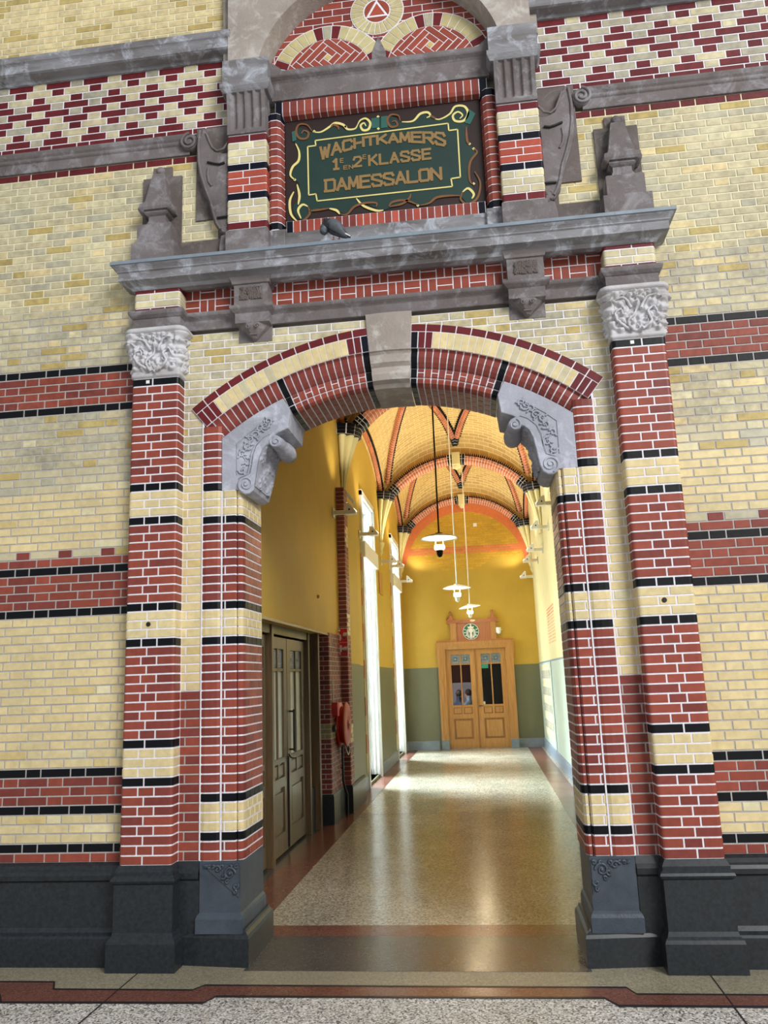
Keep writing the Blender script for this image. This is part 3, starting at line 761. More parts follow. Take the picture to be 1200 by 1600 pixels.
# ================================================================== SPRINGER BLOCKS WITH SCROLL CONSOLES
for s, side in SIDES:
    t = thing('stone_console', 'pale grey stone springer with double scroll console at %s of the opening' % side, 'console', (s*1.0, .3, 3.07), 'scroll consoles under the arch')
    mx = lambda pts: [(x*s, z) for x, z in pts]
    arc = [(2.0*sin(math.radians(a)), ZC+2.0*cos(math.radians(a))) for a in (38, 35, 32, 29, 26, 23.2)]
    blk = [(1.238, 3.072), (1.238, 3.46)]+arc+[(.765, 3.69), (.736, 3.628), (.752, 3.50), (.83, 3.47), (.93, 3.40), (1.02, 3.072)]
    b = B(); b.prism(mx(blk), .112, .58, e=.004); b.build('springer_block', ['stone_l'], t)
    # console body: S-shaped outline
    rad = math.radians
    body = [(1.056+.066*cos(rad(v)), 3.10+.066*sin(rad(v))) for v in (10, -20, -50, -80, -110, -140, -170)]
    body += [(.979, 3.15), (.969, 3.22), (.954, 3.30), (.930, 3.355), (.90, 3.385)]
    body += [(.842+.045*cos(rad(v)), 3.405+.045*sin(rad(v))) for v in (-20, -50, -80, -110, -140, -170, -200, -230)]
    body += [(.845, 3.455), (.89, 3.462), (.94, 3.435), (.985, 3.38), (1.008, 3.31), (1.018, 3.24), (1.03, 3.185), (1.07, 3.166), (1.105, 3.15)]
    b = B(); b.prism(mx(body), .098, .50, e=.006); b.build('console_body', ['stone_l'], t)
    b = B(); b.lathe([(.030, .10), (.040, .115), (.048, .17), (.050, .26), (.062, .34), (.066, .42), (.060, .495), (.02, .50)], .836*s, 0, 3.405, 28, ax='y'); b.build('scroll_roll', ['stone_l'], t)
    b = B()
    for (cx, cz, r, tn, sg, a0) in ((1.055, 3.105, .058, 1.8, 1, -1.2), (.84, 3.40, .042, 1.6, -1, 1.2)):
        pts = spiral(cx, cz, r, tn, sg, a0, 40, .15); b.tube([(x*s, .094, z) for x, z in pts], .006, 6)
        b.lathe([(.012, -.012), (.014, -.006), (.014, .01)], cx*s, .1, cz, 12, ax='y')
    sc = [(1.10, 3.16), (1.04, 3.18), (1.025, 3.24), (1.015, 3.32), (.985, 3.39), (.93, 3.44), (.88, 3.462)]
    b.tube([(x*s, .096, z) for x, z in sc], .005, 6)
    b.build('scroll', ['stone_l'], t)
    # foliage relief on the face of the block
    regs = [(1.215, 3.10), (1.215, 3.45), (1.06, 3.565), (.90, 3.635), (.84, 3.64), (.93, 3.56)]
    frame = [(1.125, 3.18), (1.125, 3.41), (1.05, 3.475), (.90, 3.575)]
    b = B(); b.tube([(x*s, .109, z) for x, z in frame], .0035, 5)
    random.seed(9 if s < 0 else 4)
    spine = [(1.085, 3.21), (1.05, 3.27), (1.09, 3.33), (1.045, 3.39), (1.03, 3.44), (.985, 3.46), (.955, 3.51), (.92, 3.53), (.895, 3.56)]
    for i, (x, z) in enumerate(spine):
        r = .026+.008*(i % 2); sg = 1 if i % 2 else -1
        pts = spiral(x, z, r, 1.1, sg, i*1.3, 18, .2); b.tube([(px*s, .106, pz) for px, pz in pts], .006, 5, rr=[.0085-.0045*k/18 for k in range(19)])
        for q in range(3):
            a = i*1.7+q*2.1; lx, lz = x+.03*cos(a), z+.03*sin(a)
            ring = [(lx*s+.013*cos(u)*cos(a)*s-.006*sin(u)*sin(a)*s, lz+.013*cos(u)*sin(a)+.006*sin(u)*cos(a)) for u in [2*PI*v/8 for v in range(8)]]
            b.prism(ring, .099, .113, e=.003)
    b.tube([(x*s, .108, z) for x, z in spine], .004, 5)
    b.build('leaf_carving', ['stone_l'], t)
    # carved underside between the scrolls (foliage on the inner face)
    b = B(); ip = Path([(.988, 3.085), (.977, 3.15), (.967, 3.22), (.952, 3.30), (.928, 3.353), (.90, 3.382)]); random.seed(3)
    cs = [(random.uniform(.02, ip.L[-1]), random.uniform(.12, .48), random.uniform(.03, .045), random.choice((3, 4, 5)), random.random()*6, 1) for _ in range(26)]
    def UF(q, y):
        p, n = ip.at(q); h = folio(q, y, cs)*.022 if .1 < y < .49 else -.002
        return (s*(p.x-h), y, p.y-h*.2)
    b.grid(UF, [ip.L[-1]*i/40 for i in range(41)], [.09+.41*i/46 for i in range(47)])
    b.build('underside_carving', ['stone_l'], t)

# ================================================================== FRIEZE BETWEEN THE PILASTERS
b = B(); b.box(-1.53, 1.53, YW, .2, 4.42, 4.70, 0)
u = .0595
x = -1.53; col_ = 0
random.seed(8)
while x < 1.53:
    for r in range(2):
        z = 4.432+r*.118
        if (col_+r) % 2 == 0:
            for q in (0, 1): fb(b, [(x, z+q*.059), (min(x+.118, 1.53), z+q*.059), (min(x+.118, 1.53), z+q*.059+.059), (x, z+q*.059+.059)], YW, .004, 1, J(RED, .12))
        else:
            for q in (0, 1): fb(b, [(x+q*.059, z), (x+q*.059+.059, z), (x+q*.059+.059, z+.118), (x+q*.059, z+.118)], YW, .004, 1, J(RED, .12))
    x += .118; col_ += 1
b.build('brick_frieze', ['mortar', 'brick'], label='basket weave red brick panel under the long cornice', cat='frieze')
b = B(); sweep(b, [(-1.53, YW), (1.53, YW)], [(.002, 4.30), (.022, 4.30), (.022, 4.372), (.028, 4.38), (.05, 4.40), (.055, 4.412), (.055, 4.428), (0, 4.434)])
b.build('stone_string_course', ['stone'], label='narrow stone band running just above the arch, between the two carved capitals', cat='stone band')
for s, side in SIDES:
    t = thing('stone_bracket', 'stone bracket with small carved tablet above %s part of the arch' % side, 'bracket', (s*.985, .05, 4.17), 'tablet brackets under the cornice')
    X = lambda v: v*s
    x0, x1 = (.858, 1.112)
    lo_x, hi_x = min(x0*s, x1*s), max(x0*s, x1*s)
    b = B(); sweep(b, [(lo_x, YW+.02), (lo_x, -.005), (hi_x, -.005), (hi_x, YW+.02)], [(0, 4.41), (0, 4.575), (.012, 4.58), (.016, 4.60), (.03, 4.625), (.03, 4.68)]); b.build('block', ['stone'], t)
    b = B(); sweep(b, [(lo_x, YW+.02), (lo_x, .02), (hi_x, .02), (hi_x, YW+.02)], [(0, 4.29), (0, 4.365), (.012, 4.375), (.03, 4.392), (.034, 4.40), (.034, 4.418), (.02, 4.425)]); b.build('lower_moulding', ['stone'], t)
    # carved drop below
    b = B(); cx = s*.985
    rings = []
    for zz, hw, dd in ((4.295, .118, .10), (4.275, .108, .095), (4.25, .085, .085), (4.225, .055, .07), (4.205, .035, .055), (4.19, .022, .045), (4.182, .01, .02)):
        rings.append([(cx-hw, YW, zz), (cx-hw*.9, YW-dd*.6, zz), (cx-hw*.4, YW-dd, zz), (cx+hw*.4, YW-dd, zz), (cx+hw*.9, YW-dd*.6, zz), (cx+hw, YW, zz)])
    b.loft(rings); b.box(cx-.125, cx+.125, YW-.008, YW+.03, 4.175, 4.30)
    for q in (-1, 1):
        b.tube([(x, YW-.10, z) for x, z in spiral(cx+q*.032, 4.262, .018, 1.3, q, 0, 20, .2)], .005, 5)
    b.tube([(cx-.028, YW-.062, 4.214), (cx+.028, YW-.062, 4.214)], .007, 6)
    b.build('carved_drop', ['stone'], t)
    # tablet
    b = B(); random.seed(12+s)
    cs = [(random.uniform(-.075, .075), random.uniform(-.045, .045), random.uniform(.012, .022), random.choice((3, 4, 5)), random.random()*6, 1) for _ in range(46)]
    x0t = cx+(-.03 if s < 0 else .0)*0
    def TF(u_, v_):
        h = folio(u_, v_, cs)*.016+.002*vein(u_, v_, 90, .5); e = min(.085-abs(u_), .052-abs(v_))
        return (cx+u_, -.006-(h if e > .002 else -.001), 4.505+v_)
    b.grid(TF, [-.085+.17*i/56 for i in range(57)], [-.052+.104*i/36 for i in range(37)])
    b.build('carved_tablet', ['stone_d'], t)

# ================================================================== LONG CORNICE
t = thing('stone_cornice', 'long projecting grey stone cornice ledge resting on the two pilasters', 'cornice', (0, 0, 4.6))
b = B()
sweep(b, [(-1.87, YW), (-1.87, 0), (1.87, 0), (1.87, YW)], [(-.04, 4.60), (.012, 4.603), (.02, 4.612), (.03, 4.625), (.06, 4.64), (.085, 4.648), (.09, 4.65), (.09, 4.708), (.10, 4.716), (.10, 4.725), (.108, 4.735), (.125, 4.752), (.13, 4.76)], top=False)
b.face([(-1.83, YW+.06, 4.64), (1.83, YW+.06, 4.64), (1.83, .04, 4.605), (-1.83, .04, 4.605)])
b.box(-1.87, 1.87, .0, YW+.08, 4.64, 4.755)
b.build('moulding', ['stone_top'], t)
b = B(); sweep(b, [(-1.87, YW+.02), (-1.87, 0), (1.87, 0), (1.87, YW+.02)], [(.128, 4.758), (.138, 4.76), (.138, 4.784), (.128, 4.79), (0, 4.80)])
for x in (-1.45, -.62, .22, 1.08, 1.6): b.box(x, x+.004, -.1395, -.13, 4.76, 4.786)
b.build('lead_covered_edge', ['bluestone'], t)

# ================================================================== UPPER STOREY: SIDE BANDS
random.seed(14)
SC = [(.0, 5.775), (.02, 5.776), (.022, 5.785), (.022, 5.855), (.032, 5.864), (.036, 5.872), (.036, 5.888), (.048, 5.902), (.056, 5.922), (.058, 5.934), (0, 5.942)]
for s, side in SIDES:
    t = thing('scroll_string_course', 'grey stone band ending in a rolled scroll on the %s wall below the chequered bricks' % side, 'stone band', (s*3, .06, 5.775), 'scrolled stone bands')
    b = B(); sweep(b, mirror([(-4.6, YW), (-1.50, YW)], s), SC); b.build('band', ['stone'], t)
    b = B()
    cx, cz = s*1.495, 5.868
    b.lathe([(.066, 0), (.068, -.045), (.062, -.05), (0.001, -.051)], cx, YW-.0, cz, 24, ax='y')
    pts = spiral(0, 0, .068, 1.7, 1, PI*.5, 44, .22)
    b.tube([(cx-s*x, YW-.055, cz+z) for x, z in pts], .0115, 8)
    b.build('end_scroll', ['stone'], t)
    b = B(); sweep(b, mirror([(-4.6, YW), (-1.15, YW)], s), [(0, 6.585), (.02, 6.588), (.03, 6.60), (.035, 6.605), (.10, 6.612), (.115, 6.62), (.115, 6.69), (.12, 6.70), (.13, 6.71), (.135, 6.73), (.135, 6.76), (0, 6.775)])
    b.build('upper_cornice', ['stone_top'], label='heavy grey stone cornice high on the %s wall over the chequered band' % side, cat='cornice', group='side wall cornices')
    # upright stone with S-scroll beside the sign pilaster
    t = thing('scroll_buttress', 'brown stone S-shaped scroll standing between sign pilaster and %s obelisk' % side, 'stone scroll', (s*1.35, .1, 4.79), 'S-scroll stones')
    b = B(); X = lambda v: s*v
    bk = [(1.165, 4.79), (1.60, 4.79), (1.60, 5.03), (1.27, 5.03), (1.27, 5.20), (1.445, 5.20), (1.445, 5.99), (1.165, 5.99)]
    b.prism([(X(x), z) for x, z in bk], YW-.018, YW+.03); b.build('backing_stone', ['stone_d'], t)
    b = B()
    body = [(1.165, 5.02), (1.235, 5.05), (1.285, 5.13), (1.30, 5.20), (1.33, 5.30), (1.375, 5.42), (1.405, 5.54), (1.425, 5.68), (1.425, 5.80), (1.40, 5.90), (1.38, 5.955), (1.34, 5.90), (1.31, 5.80), (1.28, 5.745), (1.22, 5.72), (1.165, 5.72)]
    b.prism([(X(x), z) for x, z in body], .045, YW, e=.012)
    b.prism([(X(x), z) for x, z in [(1.165, 4.79), (1.25, 4.79), (1.25, 4.95), (1.235, 5.03), (1.165, 5.06)]], .06, YW, e=.006)
    b.build('scroll_body', ['stone'], t)
    b = B()
    b.tube([(X(x), .043, z) for x, z in [(1.40, 5.93), (1.41, 5.80), (1.405, 5.66), (1.385, 5.54), (1.35, 5.42), (1.31, 5.31), (1.285, 5.2), (1.26, 5.12), (1.23, 5.07)]], .012, 6)
    b.tube([(X(x), .043, z) for x, z in [(1.175, 5.80), (1.21, 5.75), (1.26, 5.735), (1.30, 5.77), (1.325, 5.83), (1.35, 5.90)]], .010, 6)
    b.tube([(X(x), .043, z) for x, z in [(1.33, 5.60), (1.335, 5.54), (1.325, 5.48), (1.30, 5.44)]], .010, 6)
    b.tube([(X(1.205+.02*cos(a)), .05, 5.08+.03*sin(a)) for a in [PI*v/8 for v in range(-4, 9)]], .010, 6)
    b.build('scroll_ridge', ['stone'], t)
    for g_ in ([(X(x), .036, z) for x, z in [(1.20, 5.625), (1.24, 5.615), (1.28, 5.625), (1.335, 5.645)]], [(X(1.165), .03, 5.165), (X(1.255), .036, 5.165)]): b = B(); b.tube(g_, .009, 6); b.build('dark_groove', ['dark'], t)
    # obelisk
    t = thing('stone_obelisk', 'small stone obelisk ornament on the cornice above the %s pilaster' % side, 'obelisk', (s*1.72, .02, 4.79), 'obelisk ornaments')
    cx = s*1.715
    b = B(); bk = [(-.155, 4.79), (.155, 4.79), (.155, 5.60), (.075, 5.60), (.075, 5.685), (-.075, 5.685), (-.075, 5.60), (-.155, 5.60)]
    b.prism([(cx+x, z) for x, z in bk], YW-.022, YW+.03); b.build('backing_slab', ['stone_d'], t)
    def sq(prof, nm, mt='stone'):
        b = B(); b.loft([[(cx-h, .03-d, z), (cx+h, .03-d, z), (cx+h, YW-.02, z), (cx-h, YW-.02, z)] for h, d, z in prof]); b.build(nm, [mt], t)
    sq([(.165, .10, 4.79), (.165, .10, 4.955), (.155, .088, 4.96), (.132, .075, 4.97), (.132, .075, 5.115), (.118, .06, 5.13)], 'pedestal')
    sq([(.10, .045, 5.13), (.078, .03, 5.15), (.066, .02, 5.18), (.066, .02, 5.215), (.088, .035, 5.225), (.095, .045, 5.235), (.095, .045, 5.25)], 'neck')
    sq([(.125, .062, 5.252), (.128, .07, 5.27), (.122, .07, 5.30), (.098, .055, 5.315), (.088, .045, 5.335), (.048, .01, 5.575), (.044, .005, 5.585)], 'tapered_shaft')
    for q in (-1, 1): b = B(); b.lathe([(.001, -.045), (.024, -.04), (.026, 0), (.026, .04)], cx+q*.112, .01, 5.262, 12, ax='y'); b.build('corner_roll', ['stone'], t)
    b = B(); b.ball((cx, .06, 5.625), .034, n=6, sc=(1.1, .9, 1)); b.build('top_knob', ['stone'], t)

# ================================================================== SIGN AEDICULE
for s, side in SIDES:
    t = thing('sign_pilaster', 'short banded brick pilaster with fluted stone capital at %s of the sign' % side, 'pilaster', (s*1.015, .06, 4.79), 'pilasters beside the sign')
    x0, x1 = sorted((s*.868, s*1.168)); yf = .015
    b = B(); sweep(b, [(x0, YW+.04), (x0, yf), (x1, yf), (x1, YW+.04)], [(.012, 4.78), (.012, 5.02), (.004, 5.035), (0, 5.036)]); b.build('base_stone', ['stone'], t)
    pp = rounded([(x0, YW+.02), (x0, yf), (x1, yf), (x1, YW+.02)], .012, 3); P = Path(pp); F = planF(P); L = P.L[-1]
    b = B(); sweep(b, pp, [(0, 5.03), (0, 5.83)], top=False); h = (5.825-5.036)/13
    for r, cc in enumerate('mpppnsssnpppm'):
        z = 5.036+r*h; m_ = L/2
        cuts = [0, m_, L] if r % 2 == 0 else [0, m_-.055, m_+.05, L]
        if cc in 'smn': cuts = [0, m_-(.03 if r % 2 else -.02), L]
        for a, e in zip(cuts[:-1], cuts[1:]): pbrick(b, F, P, a, e, z, z+h, KIND[cc](), j=.004)
    b.build('shaft', ['mortar', 'brick'], t)
    # fluted console capital
    b = B(); cx = (x0+x1)/2
    def FL(u, v):
        z = 5.83+v*.38; fl = 0
        if .12 < v < .93:
            for c_ in (-.095, -.032, .032, .095):
                d = abs(u-c_)
                if d < .021: fl = max(fl, .02*sqrt(1-(d/.021)**2))
        hw = .150
        y = yf-.005-(.012+.055*max(0, v-.35)**1.4)+fl
        return (cx+u, y, z)
    us = [-.15+.30*i/60 for i in range(61)]; vs = [i/30 for i in range(31)]
    b.grid(FL, us, vs)
    for u in (-.15, .15):
        for k in range(30):
            a = FL(u, vs[k]); c = FL(u, vs[k+1]); b.face([a, c, (c[0], YW+.03, c[2]), (a[0], YW+.03, a[2])])
    b.face([FL(-.15, 0), FL(.15, 0), (cx+.15, YW, 5.83), (cx-.15, YW, 5.83)])
    b.build('fluted_capital', ['stone'], t)
    b = B(); xa, xb = sorted((s*.835, s*1.205))
    sweep(b, [(xa, .18), (xa, -.035), (xb, -.035), (xb, .18)], [(-.04, 6.17), (-.01, 6.175), (0, 6.19), (.012, 6.215), (.012, 6.25), (-.005, 6.26), (-.005, 6.46), (-.03, 6.475)])
    b.build('impost_block', ['stone_top'], t)
# moulded red brick surround of the sign
t = thing('sign_surround', 'moulded red brick frame with black corner bricks around the green sign', 'brick frame', (0, .1, 5.03))
ys = .135
for s, side in SIDES:
    xo, xi = s*.87, s*.757
    pts = [(-.872, YW+.06), (-.870, .09), (-.845, .075), (-.80, .075), (-.775, .095), (-.758, .15)]
    pm = mirror(pts, s); P = Path(pm); F = planF(P); L = P.L[-1]
    b = B(); sweep(b, pm, [(0, 5.035), (0, 6.03)], top=False); n = 16; h = (6.03-5.04)/n
    for r in range(n): pbrick(b, F, P, .03 if s < 0 else 0, L if s < 0 else L-.03, 5.04+r*h, 5.04+(r+1)*h, J(BLKB, .1) if r in (0, n-1) else J(RED if random.random() < .6 else RED2, .14), j=.004)
    b.build('side_brickwork', ['mortar', 'brick'], t)
    b = B(); a_, c_ = sorted((s*.872, s*.745)); b.bev(a_, c_, .07, YW+.06, 4.79, 5.038, .006); b.build('foot_stone', ['stone_top'], t)
def soldier(b, z0, z1, x0, x1, n, yf, tilt=.0, low=True):
    pth = [(yf+.02, z1), (yf, z1-.012), (yf, z0+.035), (yf+.012, z0+.012), (.15, z0)] if low else [(yf, z1), (yf, z0)]
    P = Path(pth); F = lambda q, a, d: (a, P.at(q)[0].x+P.at(q)[1].x*d, P.at(q)[0].y+P.at(q)[1].y*d)
    b.grid(lambda a, q: F(q, a, 0), [x0, x1], P.L, 0, sm=False)
    for i in range(n):
        a = x0+(x1-x0)*i/n; e = x0+(x1-x0)*(i+1)/n
        abrick(b, F, P, 0, P.L[-1], a, e, J(BLKB, .1) if i in (0, n-1) else J(SALM if (tilt and random.random() < .3) else RED if random.random() < .25 else RED2, .14), 1, .004)  # mostly the darker red: shade of the recess put into the brick colour
b = B(); soldier(b, 6.005, 6.145, -.815, .815, 28, .095); b.build('top_soldier_course', ['mortar', 'brick'], t)
b = B(); soldier(b, 5.02, 5.128, -.745, .745, 28, .125, 1, False); b.build('bottom_soldier_course', ['mortar', 'brick'], t)
b = B(); b.box(-.76, .76, .10, .2, 4.79, 5.02); b.build('stone_sill', ['stone_top'], t)
# stone ledge over the sign and lunette surround
b = B()
sweep(b, [(-.84, .13), (.84, .13)], [(0, 6.145), (.04, 6.15), (.04, 6.30), (.05, 6.315), (.075, 6.335), (.08, 6.345), (.08, 6.38), (.0, 6.45), (-.04, 6.47)])
b.build('stone_ledge', ['stone'], label='stone ledge between the green sign and the brick lunette', cat='stone band')
t = thing('lunette', 'arched brick tympanum with round and half-round patterns above the sign', 'lunette', (0, .2, 6.4))
# stone arch reveal and spandrels
b = B(); NA = 36; yi = .19; yo = .0; ZL = 6.22
ang = [math.radians(-76+152*i/NA) for i in range(NA+1)]
inn = [(.935*sin(a), ZL+.935*cos(a)) for a in ang]; out_ = [(.955*sin(a), ZL+.955*cos(a)) for a in ang]
for i in range(NA):
    b.face([(inn[i][0], yi, inn[i][1]), (inn[i+1][0], yi, inn[i+1][1]), (out_[i+1][0], yo, out_[i+1][1]), (out_[i][0], yo, out_[i][1])], sm=True)
    tz = 7.6
    b.face([(out_[i][0], yo, out_[i][1]), (out_[i+1][0], yo, out_[i+1][1]), (out_[i+1][0], yo, tz), (out_[i][0], yo, tz)])
for s in (-1, 1):
    xb = out_[0][0] if s < 0 else out_[-1][0]; zb = out_[0][1]
    b.box(*sorted((xb, s*1.165)), yo, YW+.05, zb-.02, 7.6)
    b.box(*sorted((s*1.16, s*1.22)), .06, YW+.05, 6.44, 7.6)
b.build('stone_arch', ['stone_w'], t)
# tympanum field
def circ(cx, cz, r, a0, a1, n=28): return [(cx+r*cos(math.radians(a0+(a1-a0)*i/n)), cz+r*sin(math.radians(a0+(a1-a0)*i/n))) for i in range(n+1)]
field = circ(0, ZL, .94, 14, 166, 40)
b = B(); yt = .19; b.prism(field, yt, yt+.04, 0)
z = 6.45; r = 0
while z < 7.2:
    x = -1.0-(.08 if r % 2 else 0)
    while x < 1:
        p = clip([(x, z), (x+.16, z), (x+.16, z+.062), (x, z+.062)], field)
        if p: fb(b, p, yt, .004, 1, J(RED if random.random() < .5 else RED2, .14), .004)
        x += .16
    z += .062; r += 1
b.build('red_field', ['mortar', 'brick'], t)
b = B()
for cx in (-.405, .405):
    ys_ = yt-.008; cz = 6.385
    outp = circ(cx, cz, .47, 8, 172, 30); innp = circ(cx, cz, .345, 8, 172, 30)
    b.prism(outp, ys_, yt, 0)
    N = 17
    for i in range(N):
        a0 = 8+164*i/N; a1 = 8+164*(i+1)/N
        q = circ(cx, cz, .345, a0, a1, 2)+circ(cx, cz, .465, a1, a0, 2)
        k = i if cx > 0 else i
        c = J(CRIM, .1) if i in (1, 15, 7, 9) else J(GRY, .03) if i == 8 else (J(GRY, .05) if i in (0, 16) else J(lin((196, 184, 138)), .08))
        fb(b, q, ys_, .004, 1, c, .003)
    # herringbone tympanum
    cl_ = [(p[0], p[1]) for p in innp]
    b.prism(innp, ys_-.002, yt, 0)
    R45 = lambda u, v: (cx+(u-v)*.7071, 6.56+(u+v)*.7071)
    Lb, Wb = .156, .052
    for ring in range(0, 7):
        h = Wb/2+ring*Wb
        if ring == 0:
            sqs = [((-h, -h, h, h), 'o')]
        else:
            o = h; i_ = h-Wb
            sqs = [((-o, -o, -i_, i_), 'r'), ((-o, i_, i_, o), 'r'), ((i_, -i_, o, o), 'r'), ((-i_, -o, o, -i_), 'r')]
        for (u0, v0, u1, v1), cc in sqs:
            horiz = (u1-u0) > (v1-v0); ln = (u1-u0) if horiz else (v1-v0); nb = max(1, round(ln/Lb))
            for q in range(nb):
                if horiz: bx = (u0+ln*q/nb, v0, u0+ln*(q+1)/nb, v1)
                else: bx = (u0, v0+ln*q/nb, u1, v0+ln*(q+1)/nb)
                p = [R45(bx[0], bx[1]), R45(bx[2], bx[1]), R45(bx[2], bx[3]), R45(bx[0], bx[3])]
                p = clip(p, cl_)
                if p: fb(b, p, ys_-.002, .004, 1, J(OCH, .05) if cc == 'o' else J(RED, .15), .004)
b.build('half_round_panel', ['mortar', 'brick'], t)
b = B()
cx, cz = 0, 6.93; b.prism(circ(cx, cz, .215, 0, 354, 40), yt-.01, yt, 0)
for i in range(26):
    a0 = 360*i/26; a1 = 360*(i+1)/26; fb(b, circ(cx, cz, .108, a0, a1, 1)+circ(cx, cz, .212, a1, a0, 1), yt-.01, .004, 1, J(lin((196, 184, 138)), .08), .003)
disc = circ(cx, cz, .104, 0, 350, 30)
tri_ = [(cx-.085, cz-.05), (cx+.085, cz-.05), (cx, cz+.098)]
for k, (ax_, bx_) in enumerate(((0, 1), (1, 2), (2, 0))):
    p, q = tri_[ax_], tri_[bx_]; mx_, mz = (p[0]+q[0])/2-cx, (p[1]+q[1])/2-cz; l = sqrt(mx_*mx_+mz*mz)
    o = (mx_/l*.2, mz/l*.2); pc = clip([p, (p[0]+o[0], p[1]+o[1]), (q[0]+o[0], q[1]+o[1]), q][::-1] if False else [p, (p[0]+o[0], p[1]+o[1]), (q[0]+o[0], q[1]+o[1]), q], disc)
    if pc: fb(b, pc, yt-.01, .004, 1, J(RED, .12), .004)
fb(b, inset(tri_, .012), yt-.01, .004, 1, J(SALM, .1), .002)
b.build('roundel', ['mortar', 'brick'], t)
b = B(); b.prism([(-.06, 6.45), (.06, 6.45), (.055, 6.55), (0, 6.70), (-.055, 6.55)], yt-.016, yt, e=.003); b.build('stone_wedge', ['stone'], t)
for s in (-1, 1): b = B(); b.prism([(s*.85, 6.44), (s*.74, 6.44), (s*.80, 6.52), (s*.90, 6.60)], yt-.016, yt, e=.003); b.build('stone_wedge', ['stone'], t)

# ================================================================== THE SIGN
def ribbon(b, pts, w, y, m=0, th=.004, taper=True):
    n = len(pts); L_, R_ = [], []
    for i, p in enumerate(pts):
        a = pts[max(i-1, 0)]; c = pts[min(i+1, n-1)]; d = Vector((c[0]-a[0], c[1]-a[1]))
        if d.length < 1e-9: d = Vector((1, 0))
        d.normalize(); k = w*(.35+.65*sin(PI*i/(n-1))) if taper else w
        L_.append((p[0]-d.y*k/2, p[1]+d.x*k/2)); R_.append((p[0]+d.y*k/2, p[1]-d.x*k/2))
    rings = [[(L_[i][0], y, L_[i][1]), (L_[i][0], y-th, L_[i][1]), (R_[i][0], y-th, R_[i][1]), (R_[i][0], y, R_[i][1])] for i in range(n)]
    b.loft(rings, m)
t = thing('sign_board', 'dark green sign with gold scrolls reading WACHTKAMERS 1E EN 2E KLASSE DAMESSALON', 'sign', (0, .16, 5.13))
yb = .152
b = B(); b.bev(-.757, .757, yb, .185, 5.13, 6.005, .004); b.build('board', ['b_brown'], t)
def SP(X_, Y_):
    """sign drawing coordinates: the 1200 x 776 detail of the sign, squared up"""
    tl, tr, br, bl = (-.757, 6.005), (.757, 6.005), (.757, 5.13), (-.757, 5.13)
    # corners of the board in that detail
    A, Bq, C_, D = (42, 130), (1122, 5), (1160, 575), (55, 690)
    u, v = .5, .5
    for _ in range(30):
        px = (1-u)*(1-v)*A[0]+u*(1-v)*Bq[0]+u*v*C_[0]+(1-u)*v*D[0]; py = (1-u)*(1-v)*A[1]+u*(1-v)*Bq[1]+u*v*C_[1]+(1-u)*v*D[1]
        ex, ey = X_-px, Y_-py; u += ex/1090; v += ey/565; u += -ey*.0; 
    return (-.757+1.514*u, 6.005-.875*v)
S = lambda pts: [SP(*p) for p in pts]
green = [(100, 190), (130, 165), (200, 190), (240, 190), (300, 165), (330, 145), (390, 180), (440, 175), (480, 130), (530, 135), (560, 120), (640, 100), (690, 130), (740, 135), (800, 85), (850, 100), (900, 122), (950, 95), (985, 55), (1050, 60), (1090, 110), (1055, 180), (1050, 250), (1085, 275), (1105, 305), (1070, 360), (1070, 430), (1085, 490), (1100, 545), (1060, 580), (1020, 545), (950, 540), (880, 560), (830, 590), (790, 590), (735, 565), (650, 600), (580, 615), (500, 580), (450, 600), (400, 635), (340, 625), (250, 605), (190, 640), (150, 672), (110, 650), (95, 600), (125, 560), (130, 480), (105, 455), (85, 420), (120, 360), (125, 300), (108, 260), (95, 225)]
b = B(); b.prism(S(smooth(green+[green[0]], 3)[:-1]), yb-.004, yb+.001); b.build('green_panel', ['b_green'], t)
yr = yb-.0045
b = B()
g = [[(205, 190), (250, 190), (300, 160), (330, 140), (375, 150), (400, 175), (440, 172), (455, 150)], [(455, 150), (470, 125), (500, 115), (525, 140), (515, 175), (485, 180), (472, 155), (490, 140), (502, 158)],
     [(700, 135), (760, 130), (800, 90), (840, 82), (855, 100), (835, 112)], [(855, 100), (900, 122), (960, 92), (990, 50), (1040, 50), (1060, 90), (1035, 130), (990, 130), (978, 100), (1005, 80), (1030, 98), (1015, 118)],
     [(108, 255), (128, 300), (125, 350), (92, 385), (80, 430), (105, 455)], [(100, 520), (78, 570), (85, 640), (120, 680)], [(118, 480), (132, 540), (125, 590)], [(180, 600), (150, 590), (125, 620), (142, 665)],
     [(450, 555), (490, 595), (560, 620), (600, 618)], [(300, 610), (340, 620), (358, 640)], [(1030, 520), (1060, 500), (1090, 530), (1080, 555)]]
for p in g: b = B(); ribbon(b, S(smooth(p, 6)), .019, yr); b.build('gold_scroll', ['gold'], t)
for p in ((1068, 258), (1090, 285), (570, 172), (568, 105), (388, 160), (788, 592), (1090, 475), (105, 455), (212, 186)):
    q = SP(*p); b = B(); b.prism([(q[0]-.012, q[1]), (q[0], q[1]-.012), (q[0]+.012, q[1]), (q[0], q[1]+.012)], yr-.004, yr); b.build('gold_leaf_tip', ['gold'], t)
b = B()
